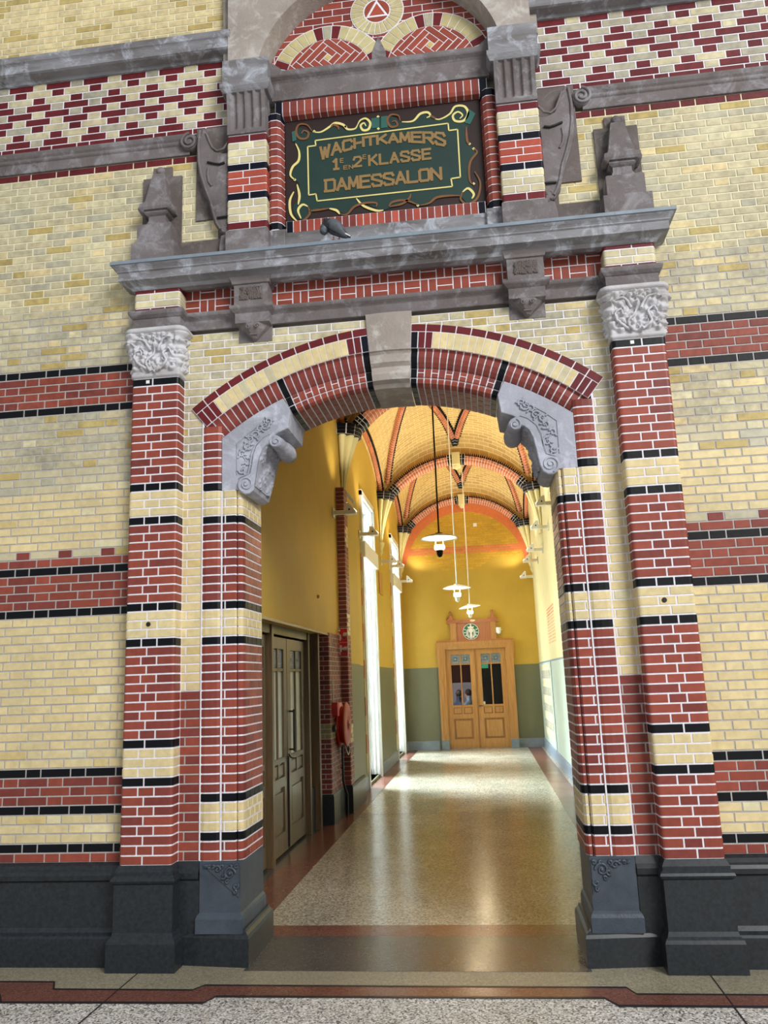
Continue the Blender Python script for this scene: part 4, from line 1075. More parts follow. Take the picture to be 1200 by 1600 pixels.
g = [[(200, 185), (170, 150), (125, 150), (110, 190), (130, 225), (170, 225), (180, 195), (155, 182), (140, 200)], [(690, 130), (680, 100), (640, 95), (620, 125), (640, 162), (675, 155), (665, 130), (645, 135)],
     [(305, 165), (320, 150), (345, 160), (350, 178)], [(855, 100), (885, 118)], [(1050, 165), (1055, 240), (1068, 258)], [(1090, 285), (1108, 305), (1075, 350), (1065, 400), (1070, 460), (1088, 480)], [(1095, 410), (1125, 470), (1110, 550), (1060, 585), (1020, 560), (1030, 520)],
     [(190, 625), (240, 618), (300, 610)], [(360, 640), (400, 640), (440, 600), (500, 580), (560, 580), (560, 600)], [(630, 600), (700, 585), (740, 555), (750, 530)], [(630, 600), (650, 575), (720, 565), (790, 590)], [(800, 592), (850, 580), (890, 550), (960, 540), (1020, 540)], [(180, 600), (190, 640), (150, 680), (120, 680)]]
for p in g: b = B(); ribbon(b, S(smooth(p, 6)), .018, yr-.001); b.build('copper_scroll', ['copper'], t)
b = B()
for c0, c1, c2, c3 in (((530, 115), (575, 108), (575, 165), (535, 170)), ((585, 105), (620, 100), (622, 165), (585, 170)), ((1065, 65), (1100, 90), (1070, 150), (1040, 140)), ((85, 190), (110, 180), (112, 235), (90, 245))):
    b = B(); b.prism(S([c0, c1, c2, c3]), yr-.004, yr); b.build('teal_end', ['teal'], t)
b = B(); ln = [(218, 238), (952, 144), (956, 184), (1003, 178), (1018, 440), (968, 448), (975, 490), (232, 570), (224, 532), (184, 538), (176, 272), (222, 266), (218, 238)]
for i in range(len(ln)-1): ribbon(b, S([ln[i], ln[i+1]]), .010, yr, taper=False)
b.build('inner_gold_line', ['gold'], t)
GLY = {'W': [[(0, 1), (.27, 0)], [(.27, 0), (.5, .85)], [(.5, .85), (.73, 0)], [(.73, 0), (1, 1)]], 'A': [[(0, 0), (.5, 1)], [(.5, 1), (1, 0)], [(.2, .33), (.8, .33)]],
 'C': [[(1, .8), (.85, 1)], [(.85, 1), (.15, 1)], [(.15, 1), (0, .85)], [(0, .85), (0, .15)], [(0, .15), (.15, 0)], [(.15, 0), (.85, 0)], [(.85, 0), (1, .2)]],
 'H': [[(0, 0), (0, 1)], [(1, 0), (1, 1)], [(0, .5), (1, .5)]], 'T': [[(0, 1), (1, 1)], [(.5, 1), (.5, 0)]], 'K': [[(0, 0), (0, 1)], [(.05, .42), (.95, 1)], [(.3, .58), (1, 0)]],
 'M': [[(0, 0), (.08, 1)], [(.08, 1), (.5, .2)], [(.5, .2), (.92, 1)], [(.92, 1), (1, 0)]], 'E': [[(0, 0), (0, 1)], [(0, 1), (1, 1)], [(0, .52), (.85, .52)], [(0, 0), (1, 0)]],
 'R': [[(0, 0), (0, 1)], [(0, 1), (.85, 1)], [(.85, 1), (1, .87)], [(1, .87), (1, .6)], [(1, .6), (.85, .48)], [(.85, .48), (0, .48)], [(.45, .48), (1, 0)]],
 'S': [[(1, .8), (.85, 1)], [(.85, 1), (.15, 1)], [(.15, 1), (0, .85)], [(0, .85), (0, .65)], [(0, .65), (1, .35)], [(1, .35), (1, .15)], [(1, .15), (.85, 0)], [(.85, 0), (.15, 0)], [(.15, 0), (0, .2)]],
 'L': [[(0, 1), (0, 0)], [(0, 0), (1, 0)]], 'D': [[(0, 0), (0, 1)], [(-.1, 1), (.85, 1)], [(.85, 1), (1, .87)], [(1, .87), (1, .13)], [(1, .13), (.85, 0)], [(.85, 0), (-.1, 0)]],
 'O': [[(0, .13), (0, .87)], [(0, .87), (.15, 1)], [(.15, 1), (.85, 1)], [(.85, 1), (1, .87)], [(1, .87), (1, .13)], [(1, .13), (.85, 0)], [(.85, 0), (.15, 0)], [(.15, 0), (0, .13)]],
 'N': [[(0, 0), (0, 1)], [(0, 1), (1, 0)], [(1, 0), (1, 1)]], '1': [[(.5, 0), (.5, 1)], [(.5, 1), (.1, .78)], [(.15, 0), (.85, 0)]], '2': [[(0, .75), (.15, 1)], [(.15, 1), (.8, 1)], [(.8, 1), (1, .82)], [(1, .82), (.95, .6)], [(.95, .6), (0, .06)], [(0, .04), (1, .04)]]}
def word(name, txt, mapf, wd, gap=.32, t=t):
    n = len(txt); cell = 1/(n+(n-1)*gap)*1.0
    b = B(); k = 0
    for i, ch in enumerate(txt):
        u0 = (i*(1+gap))*cell; 
        for seg in GLY[ch]:
            P2 = [Vector(mapf(-1+2*(u0+p[0]*cell), .12+.76*p[1])) for p in seg]
            d = (P2[1]-P2[0]).normalized(); nn = Vector((-d.y, d.x))*wd/2; a, c = P2[0]-d*wd*.42, P2[1]+d*wd*.42
            k += 1; b.prism([tuple(a-nn), tuple(c-nn), tuple(c+nn), tuple(a+nn)], yr-.003-.00012*(k % 17), yr)
    b.build(name, ['bronze'], t)
word('lettering', 'WACHTKAMERS', lambda u, h: (u*.475, 5.705-.085*abs(u)**2.2+h*(.092+.045*u*u)), .021, .30)
word('lettering', 'KLASSE', lambda u, h: (.130+u*.232, 5.53+h*.105), .019, .42)
word('lettering', 'DAMESSALON', lambda u, h: (-.005+u*.437, 5.347+h*.122), .021, .30)
word('numeral', '1', lambda u, h: (-.357+u*.024, 5.528+h*.108), .020)
word('small_letter', 'E', lambda u, h: (-.313+u*.011, 5.585+h*.045), .007)
word('small_letters', 'EN', lambda u, h: (-.265+u*.034, 5.525+h*.04), .007, .5)
word('numeral', '2', lambda u, h: (-.193+u*.028, 5.528+h*.108), .017)
word('small_letter', 'E', lambda u, h: (-.138+u*.011, 5.595+h*.045), .007)

# ================================================================== PIGEON ON THE LEDGE
PGZ = 4.80
t = thing('pigeon', 'dark grey pigeon preening on the stone cornice below the green sign', 'pigeon', (-.33, -.09, 4.80))
b = B(); px, pz = -.335, 4.80
sp_ = [((-.235), -.02, .012, .008, .006), (-.25, -.02, .03, .014, .018), (-.285, -.015, .065, .030, .032), (-.32, -.01, .10, .046, .046), (-.35, -.005, .125, .052, .05), (-.378, -.005, .135, .048, .046), (-.40, -.01, .125, .038, .038), (-.415, -.022, .10, .028, .028), (-.418, -.035, .078, .024, .022), (-.408, -.047, .062, .02, .017), (-.395, -.052, .056, .006, .005)]
rings = []
for i, (x, y, z, ra, rb) in enumerate(sp_):
    a = sp_[max(i-1, 0)]; c = sp_[min(i+1, len(sp_)-1)]; d = Vector((c[0]-a[0], c[1]-a[1], c[2]-a[2])).normalized()
    u_ = d.cross(Vector((0, 1, 0))).normalized(); v_ = d.cross(u_).normalized()
    rings.append([tuple(Vector((x, -.10+y, 4.782+z))+u_*cos(2*PI*k/16)*rb*1.12+v_*sin(2*PI*k/16)*ra*1.2) for k in range(16)])
b.loft(rings, sm=True); b.build('body', ['feather'], t)
for sgn, nm in ((-1, 'feather_d'), (1, 'feather_g')):
    b = B(); rg = []
    for i in range(9):
        u = i/8; x = -.405+.155*u; z = 4.782+.125-.10*u**1.3+.01; w_ = .042*sin(PI*min(1, .15+u*.8))**.8+.004
        yy = -.10-.01+sgn*(.045*(1-u*.55))
        rg.append([(x+.3*w_*cos(a), yy+sgn*.010*sin(a)*.8-.004, z+w_*sin(a)*.9) for a in [2*PI*k/12 for k in range(12)]])
    b.loft(rg, sm=True); b.build('wing', [nm if sgn < 0 else 'feather_g'], t)
b = B(); b.prism([(-.275, 4.845), (-.225, 4.802), (-.235, 4.796), (-.29, 4.83)], -.135, -.10); b.build('tail', ['feather_d'], t)
b = B(); b.prism([(-.268, 4.838), (-.222, 4.803), (-.227, 4.798), (-.275, 4.830)], -.140, -.134); b.build('white_tail_stripe', ['feather_w'], t)
b = B(); b.tube([(-.397, -.15, 4.838), (-.388, -.152, 4.828), (-.380, -.153, 4.822)], .003, 6, rr=[.005, .004, .0015]); b.build('beak', ['dark'], t)
for dx in (-.35, -.31):
    b = B(); b.tube([(dx, -.10, 4.83), (dx, -.10, 4.803)], .004, 6)
    for q in (-.5, 0, .5): b.tube([(dx, -.10, 4.803), (dx+.02*sin(q), -.10-.02*cos(q), 4.802)], .003, 5)
    b.build('foot', ['foot'], t)

# ================================================================== CORRIDOR
random.seed(21)
CX, XL, XR, YF = .20, -1.46, 1.86, 15.1
ARY = [2.3, 6.5, 11.1, 15.1]
slab('floor_corridor', [rect(-3.2, 3.0, .9, 16.2)], -.2, -.001, 'tz_cor')
slab('trim_6', [rect(-1.05, 1.05, -.0, .68)], 0, .0035, 'tz_dark')
slab('trim_7', [rect(-1.30, 1.35, .68, .92)], 0, .004, 'tz_red')
slab('trim_8', [rect(-1.52, -1.20, .92, 8), rect(-1.46, -1.20, 8, 15.1), rect(1.45, 1.76, .92, 15.1)], 0, .003, 'tz_red')
slab('trim_9', [rect(-2.2, -1.52, .92, 6)], 0, .0032, 'tz_dark')
slab('trim_10', [rect(-1.20, 1.45, 5.74, 5.748), rect(-1.20, 1.45, 10.3, 10.308)], 0, .001, 'tz_line')
def vz(x, y, R=1.84):
    if y <= ARY[0]: a, c = -1.9, ARY[0]
    elif y <= ARY[1]: a, c = ARY[0], ARY[1]
    elif y <= ARY[2]: a, c = ARY[1], ARY[2]
    else: a, c = ARY[2], ARY[3]
    h = (c-a)/2; u = min(y-a, c-y)/h; u = max(0, min(1, u))
    dx = min(abs(x-CX), R*.995)
    return 4.35+sqrt(R*R-dx*dx)+.95*sqrt(max(0, 1-(1-u)**2))
b = B()
xs = [CX+1.70*sin(math.radians(90*(i/24))) for i in range(-24, 25)]
ysv = sorted(set([.55+i*.1 for i in range(0, 146)]+[a+d for a in ARY[:3] for d in (-.06, -.03, -.012, 0, .012, .03, .06)]+[15.04, 15.07, 15.088, 15.1]))
ysv = [y for y in ysv if y <= 15.1]
ar = {x: 1.84*math.asin(max(-1, min(1, (x-CX)/1.84))) for x in xs}
b.grid(lambda x, y: (x, y, vz(x, y)), xs, ysv, uvf=lambda x, y: (ar[x], y))
M['vault'] = vaultmat('yellow_vault_brick', (216, 182, 112), (240, 220, 168), (198, 160, 94))
b.build('ceiling', ['vault'], kind='structure')
# outer roof slab keeps daylight out above the vault
b = B(); b.box(-3.4, 3.2, .6, 17.5, 7.6, 7.75); b.build('roof', ['plaster'], kind='structure')

def ccol(c): return KIND[c]()
def rib(b, pts, wdt=.11, drop=.085, seg=.062, black_ends=(0, 0), teeth=True):
    """brick rib hanging under a curve: side courses, mortar joints and black saw teeth"""
    V = [Vector(p) for p in pts]; L_ = [0]
    for i in range(1, len(V)): L_.append(L_[-1]+(V[i]-V[i-1]).length)
    def at(t):
        t = max(0, min(L_[-1], t))
        for i in range(1, len(V)):
            if t <= L_[i]: return V[i-1].lerp(V[i], (t-L_[i-1])/max(1e-9, L_[i]-L_[i-1]))
        return V[-1]
    def fr(t):
        p = at(t); d = (at(t+.02)-at(t-.02)).normalized(); sd = d.cross(Vector((0, 0, 1)))
        sd = sd.normalized() if sd.length > .05 else Vector((1, 0, 0)); n = sd.cross(d).normalized()
        if n.z > 0: n = -n
        return p, sd, n
    N = max(2, int(L_[-1]/seg)); prev = None
    def ring(t, w_, dr):
        p, sd, n = fr(t); q = w_/2
        return [tuple(p+sd*o+n*h) for o, h in ((-q, -.03), (-q, dr*.45), (-q*.72, dr*.55), (-q*.5, dr*.9), (-q*.25, dr), (q*.25, dr), (q*.5, dr*.9), (q*.72, dr*.55), (q, dr*.45), (q, -.03))]
    for i in range(N):
        t0, t1 = L_[-1]*i/N, L_[-1]*(i+1)/N
        blk_ = (t0 < black_ends[0]) or (L_[-1]-t1 < black_ends[1])
        b.loft([ring(t0, wdt*.94, drop*.93), ring(t1, wdt*.94, drop*.93)], 0, (1, 1, 1), caps=False, closed=False)
        c = J(BLK, .1) if blk_ else J(ORG, .12); g = .005
        b.loft([ring(t0+g, wdt, drop), ring(t1-g, wdt, drop)], 1, c, caps=True, closed=False)
        if teeth and not blk_:
            p, sd, n = fr((t0+t1)/2)
            for o in (-1, 1):
                q = p+sd*o*wdt/2; e = sd*o*.034; d = (at(t1)-at(t0))*.33
                b.mesh([tuple(v) for v in (q-d-n*.02, q+d-n*.02, q+e+d*.4-n*.02, q+e-d*.4-n*.02, q-d+n*.028, q+d+n*.028, q+e+d*.4+n*.028, q+e-d*.4+n*.028)], [(0, 3, 2, 1), (4, 5, 6, 7), (0, 1, 5, 4), (1, 2, 6, 5), (2, 3, 7, 6), (3, 0, 4, 7)], 1, J(BLK, .1))
def springer(y, s): return (CX+s*1.36, y, 0)
TA = math.radians(50)
def trans_arch(b, y, full=True, w=.34):
    """transverse arch: front and back face of radial bricks, intrados, black saw-tooth outer edge"""
    y0, y1 = (y-w/2, y+w/2) if full else (y-w/2, y)
    Ri, Ro = 1.72, 1.885; C = 4.35; N = 52
    pr = [(y1-.01, Ro), (y0, Ro), (y0, Ri+.065), (y0+.03, Ri+.055), (y0+.04, Ri+.02), (y0+.075, Ri)]
    if full: pr += [(y1-.075, Ri), (y1-.04, Ri+.02), (y1-.03, Ri+.055), (y1, Ri+.065), (y1, Ro)]
    else: pr += [(y1, Ri)]
    P = Path(pr); F = archF(P, C, CX)
    b.grid(lambda a, q: F(q, a, 0), [-TA+2*TA*i/60 for i in range(61)], P.L, 0, sm=False)
    l = P.L; segs = [(l[1], l[2]), (l[2], l[5])]
    mid = (l[5], l[6]); k = 2
    if full: segs += [(l[6], l[9]), (l[9], l[10])]
    for i in range(N):
        a0, a1 = -TA+2*TA*i/N, -TA+2*TA*(i+1)/N; am = abs((a0+a1)/2)
        if am < .045: continue
        blk_ = am < .1 or am > TA-.10
        for q0, q1 in segs:
            parts = [(q0, q1)]
            if (q0, q1) == segs[0] and i % 2: parts = [(q0, (q0+q1)/2), ((q0+q1)/2, q1)]
            for r0, r1 in parts: abrick(b, F, P, r0, r1, a0, a1, J(BLK, .1) if blk_ else J(ORG, .14), 1.75)
        q = mid[0]
        while q < mid[1]-.02:
            q2 = min(mid[1], q+.10); abrick(b, F, P, q, q2, a0, a1, J(BLK, .1) if blk_ else J(ORG, .14), 1.7); q = q2
    for i in range(int(N*1.3)):
        a = -TA+.1+(2*TA-.2)*(i+.5)/int(N*1.3)
        if abs(a) < .1: continue
        da = .011
        for yy, sg in ((y0, -1),)+(((y1, 1),) if full else ()):
            v = [(CX+r*sin(a+q), yy+sg*e, C+r*cos(a+q)) for r, q, e in ((Ro-.045, -da, -.01), (Ro-.045, da, -.01), (Ro+.035, 0, -.0), (Ro-.045, -da, .012), (Ro-.045, da, .012), (Ro+.035, 0, .012))]
            b.mesh(v, [(0, 2, 1), (3, 4, 5), (0, 1, 4, 3), (1, 2, 5, 4), (2, 0, 3, 5)], 1, J(BLK, .1))
def fan(t, y, s, front_only=False):
    """fluted cream corbel spreading from the wall, with a small moulded foot and black brick collar"""
    xw = XL if s < 0 else XR
    b = B(); rings = []; n = 60
    zs = [4.50+.86*i/18 for i in range(19)]
    a0, a1 = (PI*.0, PI) 
    def prof_(z): 
        u = (z-4.5)/.86; return .055+.235*u**1.5, .05+.24*u**1.15
    for z in zs:
        rx, ry = prof_(z); rg = []
        for k in range(n+1):
            th = PI*k/n; fl = .60+.40*abs(sin(5*th))**.6 if z > 4.52 else .9
            rg.append((xw-s*rx*sin(th)*fl, y+ry*cos(th)*fl*(1 if not front_only or cos(th) < 0 else .05), z))
        rings.append(rg)
    b.loft(rings, caps=False, closed=False, sm=True); b.build('fluted_shaft', ['cream'], t)
    b = B()
    pf = [(.005, 4.20), (.02, 4.22), (.035, 4.26), (.05, 4.28), (.045, 4.30), (.04, 4.33), (.05, 4.36), (.075, 4.42), (.08, 4.46), (.08, 4.485), (.065, 4.50)]
    b.loft([[(xw-s*r*sin(PI*k/12)*1.1, y+r*cos(PI*k/12), z) for k in range(13)] for r, z in pf], caps=True, closed=False, sm=True)
    b.build('moulded_foot', ['cream'], t)
    b = B(); rx0, ry0 = prof_(5.36)
    for r in range(3):
        z0 = 5.36+r*.055
        for k in range(7):
            th0, th1 = PI*k/7, PI*(k+1)/7; e = .03
            rg = []
            for zz in (z0+.004, z0+.051):
                rx, ry = rx0+.03+(zz-5.36)*.25, ry0+.03+(zz-5.36)*.1
                rg.append([(xw-s*q*rx*sin(th), y+q*ry*cos(th), zz) for q, th in ((1, th0+e), (1, (th0+th1)/2), (1, th1-e), (.7, th1-e), (.7, th0+e))])
            b.loft(rg, 1, J(BLK, .1))
        rx, ry = rx0+.026+(z0-5.36)*.25, ry0+.026
        b.loft([[(xw-s*rx*sin(PI*k/14), y+ry*cos(PI*k/14), z) for k in range(15)] for z in (z0, z0+.055)], 0, caps=False, closed=False)
    b.build('black_brick_collar', ['mortar', 'brick'], t)
names = {2.3: 'nearest the entrance', 6.5: 'by the brick pier', 11.1: 'in the middle of the corridor', 15.1: 'against the end wall'}
for y in ARY:
    t = thing('transverse_arch', 'orange brick vault arch with black toothed edge %s' % names[y], 'vault arch', (CX, y, 5.4), 'arches of the corridor vault')
    b = B(); trans_arch(b, y, y < 15)
    b.build('brickwork', ['mortar', 'brick'], t)
    b = B(); b.bev(CX-.085, CX+.085, y-.20, y+(.2 if y < 15 else -.0), 4.35+1.66, 4.35+1.925, .008)
    b.lathe([(.03, 5.93), (.055, 5.95), (.06, 5.975), (.075, 6.0), (.075, 6.02)], CX, y-.09, 0, 14)
    b.build('keystone', ['cream'], t)
    for s, side in SIDES:
        f = thing('vault_corbel', 'fluted cream corbel, %s wall, under vault arch %s' % (side, names[y]), 'corbel', (XL if s < 0 else XR, y, 4.2), 'fluted vault corbels')
        fan(f, y, s, y > 15)
# net ribs springing from each corbel to the crown of the next arch
for i in range(len(ARY)-1):
    ya, yb_ = ARY[i], ARY[i+1]; ad = ('nearest', 'middle', 'farthest')[i]
    for s, side in SIDES:
        for dr in (1, -1):
            pts = []
            for k in range(41):
                u = k/40; x = CX+s*1.46*(1-u); y = (ya+.10+(yb_-ya-.2)*u) if dr > 0 else (yb_-.10-(yb_-ya-.2)*u)
                pts.append((x, y, vz(x, y)-.005))
            b = B(); rib(b, pts, black_ends=(.0, .16))
            b.build('vault_rib', ['mortar', 'brick'], label='slanting brick rib, %s vault bay, from %s wall %s' % (ad, side, 'running away from entrance' if dr > 0 else 'running back towards entrance'), cat='vault rib', group='slanting vault ribs')
        pts = [(CX+s*1.60, ya+.12+(yb_-ya-.24)*k/40, vz(CX+s*1.60, ya+.12+(yb_-ya-.24)*k/40)-.02) for k in range(41)]
        b = B(); rib(b, pts, .095, .07)
        b.build('wall_rib', ['mortar', 'brick'], label='brick rib along the top of the %s wall in the %s vault bay' % (side, ad), cat='vault rib', group='ribs along the corridor walls')

# ---------------------------------------------------------------- walls
def wallx(b, x, holes, y0, y1, z0, z1, m=0, th=-.3):
    """wall in the plane x with rectangular holes [(y0,y1,z0,z1)], thickness th outward"""
    holes = [(h[0], h[1], max(h[2], z0), min(h[3], z1)) for h in holes if h[3] > z0 and h[2] < z1]
    ys_ = sorted(set([y0, y1]+[h[0] for h in holes]+[h[1] for h in holes])); zs = sorted(set([z0, z1]+[h[2] for h in holes]+[h[3] for h in holes]))
    for a, c in zip(ys_[:-1], ys_[1:]):
        for e, f in zip(zs[:-1], zs[1:]):
            if any(h[0] <= a and c <= h[1] and h[2] <= e and f <= h[3] for h in holes): continue
            b.box(min(x, x+th), max(x, x+th), a, c, e, f, m)
WINS = [(8.35, 9.85, .05, 4.88), (12.85, 14.35, .05, 4.88)]
DADO = 1.96
b = B()
hl = [(a, c, e, f) for a, c, e, f in WINS]
wallx(b, XL, [h for h in hl], 5.85, YF, DADO, 7.2, 0)
wallx(b, XL, [h for h in hl], 5.85, YF, .0, DADO, 1)
wallx(b, -1.44, [(.6, 5.03, 0, 2.31)], .60, 5.86, 0, 7.2, 0, -.16)
b.box(-3.3, -2.6, .6, 5.9, 0, 7.2, 0); b.box(-3.3, -1.5, 5.03, 5.86, 0, 7.2, 0); b.box(-2.6, -1.6, .6, 5.0, 2.55, 2.7, 0)
b.build('wall_left', ['yellow', 'olive'], kind='structure')
b = B(); b.box(XR, XR+.3, .6, YF, DADO, 7.2, 0); b.box(XR, XR+.3, .6, YF, 0, DADO, 1)
b.build('wall_right', ['cream', 'pale'], kind='structure')
# end wall with exposed bricks in the lunette
DX0, DX1 = -.42, 1.06
b = B()
for x0, x1, z0, z1, m in ((-3.2, DX0-.02, 0, DADO, 1), (DX1+.02, 3.0, 0, DADO, 1), (-3.2, DX0-.02, DADO, 2.39, 0), (DX1+.02, 3.0, DADO, 2.39, 0), (-3.2, 3.0, 2.39, 7.2, 0)):
    b.box(x0, x1, YF, YF+.25, z0, z1, m)
# ochre bricks laid bare
z = 4.36; r = 0
while z < 5.95:
    hw = sqrt(max(0, 1.52**2-(z-4.35)**2)) if z > 4.6 else 1.25-.4*(4.6-z)/.24
    left = CX-hw; right = CX+hw
    if z < 4.75: left += random.uniform(0, .12)+(.25 if z < 4.5 else 0); right -= random.uniform(0, .12)+(.45 if z < 4.6 else .1)
    x = left-(.1 if r % 2 else 0)
    while x < right:
        a, c = max(x, left), min(x+.2, right)
        if c-a > .04:
            cc = J(lin((214, 130, 84)), .1) if 4.74 < z < 4.93 else J(lin((206, 164, 62)), .08)
            fb(b, [(a, z), (c, z), (c, z+.06), (a, z+.06)], YF, .006, 2, cc, .004)
        x += .2
    z += .06; r += 1
b.build('wall_back', ['yellow', 'olive', 'brick_dull'], kind='structure')
b = B(); n = 44
for i in range(n):
    a0, a1 = math.radians(-82+164*i/n), math.radians(-82+164*(i+1)/n)
    b.loft([[(CX+R*sin(a), y, 4.35+R*cos(a)) for R, a in ((1.50, a0), (1.50, a1), (1.74, a1), (1.74, a0))] for y in (YF, YF-.02)])
b.build('orange_wall_arch', ['orange'], label='plain orange arch band painted on the end wall under the vault', cat='arch band')
# dado skirting
b = B(); sk = [(.0, 0), (.025, 0), (.025, .19), (.018, .205), (0, .21)]
sweep(b, [(XL, YF), (-.66, YF)], sk); sweep(b, [(1.20, YF), (XR, YF)], sk); b.build('baseboard_back', ['bluestone'], kind='structure')
b = B(); sweep(b, [(XR, YF), (XR, 7.3)], sk); b.build('baseboard_right', ['bluestone'], kind='structure')
b = B(); 
for a, c in ((7.2, 8.3), (9.9, 12.8), (14.4, YF)): sweep(b, [(XL, a), (XL, c)], sk)
b.build('baseboard_left', ['bluestone'], kind='structure')
# brick piers on the left
def pier(t, path, z0, z1, colr, nm='brickwork', f2=None):
    P = Path(path); F = planF(P); L = P.L[-1]; b = B(); sweep(b, path, [(0, z0), (0, z1)], top=False); k = 0; z = z0
    while z < z1-.01:
        q = -.08 if k % 2 else 0
        while q < L:
            a, c = max(0, q), min(L, q+.2)
            if c-a > .03: pbrick(b, F, P, a, c, z, z+CP, colr(z, a), j=.005)
            q += .2
        z += CP; k += 1
    b.build(nm, ['mortar_grey', 'brick'], t)
t = thing('brick_pier', 'red brick pier with black foot between the brown doors and the fire hose reel', 'pier', (-1.5, 5.1, 0))
def pc(z, a): return J(lin((150, 140, 96)), .06) if 1.02 < z < 1.2 else J(RED2 if random.random() < .6 else RED, .12)
pier(t, rounded([(-1.62, 5.0), (-1.425, 5.0), (-1.425, 5.84)], .02), .36, 2.31, pc)
b = B(); sweep(b, [(-1.62, 4.99), (-1.41, 4.99), (-1.41, 5.84)], [(.012, 0), (.012, .33), (0, .36)]); b.build('stone_foot', ['plinth'], t)
t = thing('brick_pier', 'tall red brick pier behind the fire hose reel carrying the first vault corbel', 'pier', (-1.38, 6.3, 0))
def pc2(z, a):
    if a > .12 and (.9 < z < 1.14 or 2.3 < z < 2.6 or 3.6 < z < 3.9): return J(CRM, .05)
    return J(RED2 if random.random() < .6 else RED, .12)
pier(t, rounded([(-1.44, 5.86), (-1.325, 5.86), (-1.325, 6.12)], {1: .02}), .36, 4.40, pc2)
b = B(); b.box(-1.47, -1.335, 6.12, 7.0, DADO, 4.40, 0); b.box(-1.47, -1.335, 6.12, 7.0, .3, DADO, 1); b.build('painted_side', ['yellow', 'olive'], t)
b = B(); b.box(-1.47, -1.33, 5.90, 7.0, 4.40, 4.46); b.build('stone_cap', ['stone_top'], t)
b = B(); sweep(b, [(-1.44, 5.855), (-1.315, 5.855), (-1.315, 7.02), (-1.46, 7.02)], [(.012, 0), (.012, .33), (0, .36)]); b.build('stone_foot', ['plinth'], t)
t = thing('brick_pier', 'red brick pier on the right corridor wall just beyond the arch', 'pier', (1.8, 6.9, 0))
pier(t, rounded([(XR, 7.1), (1.70, 7.1), (1.70, 6.75), (XR, 6.75)][::-1] if False else [(1.70, 7.1), (1.70, 6.75), (XR, 6.75)], .0), .36, 4.25, lambda z, a: J(RED2, .12))
b = B(); b.box(1.69, XR, 6.74, 7.12, 0, .36); b.build('stone_foot', ['plinth'], t)

# ---------------------------------------------------------------- windows (deep, tall, looked along)
for i, (a, c, e, f) in enumerate(WINS):
    t = thing('window_%d' % (i+1), kind='structure', loc=(XL, (a+c)/2, e))
    b = B(); x0, x1 = XL-.24, XL-.16
    for y_ in (a, (a+c)/2-.03, c-.06): b.box(x0, x1, y_, y_+.06, e, f)
    for z_ in (e, 1.0, 3.80, f-.08): b.box(x0, x1, a, c, z_, z_+.08)
    b.build('window_frame', ['white'], t)
    b = B(); b.box(x0+.03, x0+.036, a+.05, c-.05, e+.05, f-.05); b.build('window_pane', ['glass'], t)
    b = B()
    for y_ in (a-.09, c): b.box(XL-.02, XL+.045, y_, y_+.09, .0, f+.08)
    b.box(XL-.30, XL-.0, c-.03, c+.01, .0, f); b.box(XL-.30, XL-.0, a-.01, a+.03, .0, f); b.box(XL-.30, XL, a, c, f-.03, f+.01)
    for q in (.07, .13, .20): b.box(XL-q-.012, XL-q, c-.045, c-.03, .0, f-.03)
    b.box(XL-.02, XL+.045, a-.09, c+.09, f, f+.10); b.bev(XL-.14, XL+.09, a-.12, c+.12, 3.78, 4.06, .01)
    b.build('casing', ['white'], t)
    for y_, nm in ((a-.14, 0), (c+.09, 1)):
        b = B(); z = .25; k = 0
        while z < 3.7:
            b.box(XL, XL+.012, y_, y_+.05 if nm else y_+.05, z, z+.30, 0, J(ORG, .1) if k % 2 else J(CRM, .05)); z += .3; k += 1
        b.build('brick_quoin', ['brick'], t)
    b = B(); b.box(XL-.30, XL-.02, a-.0, c, e-.05, e); b.build('window_sill', ['bluestone'], t)

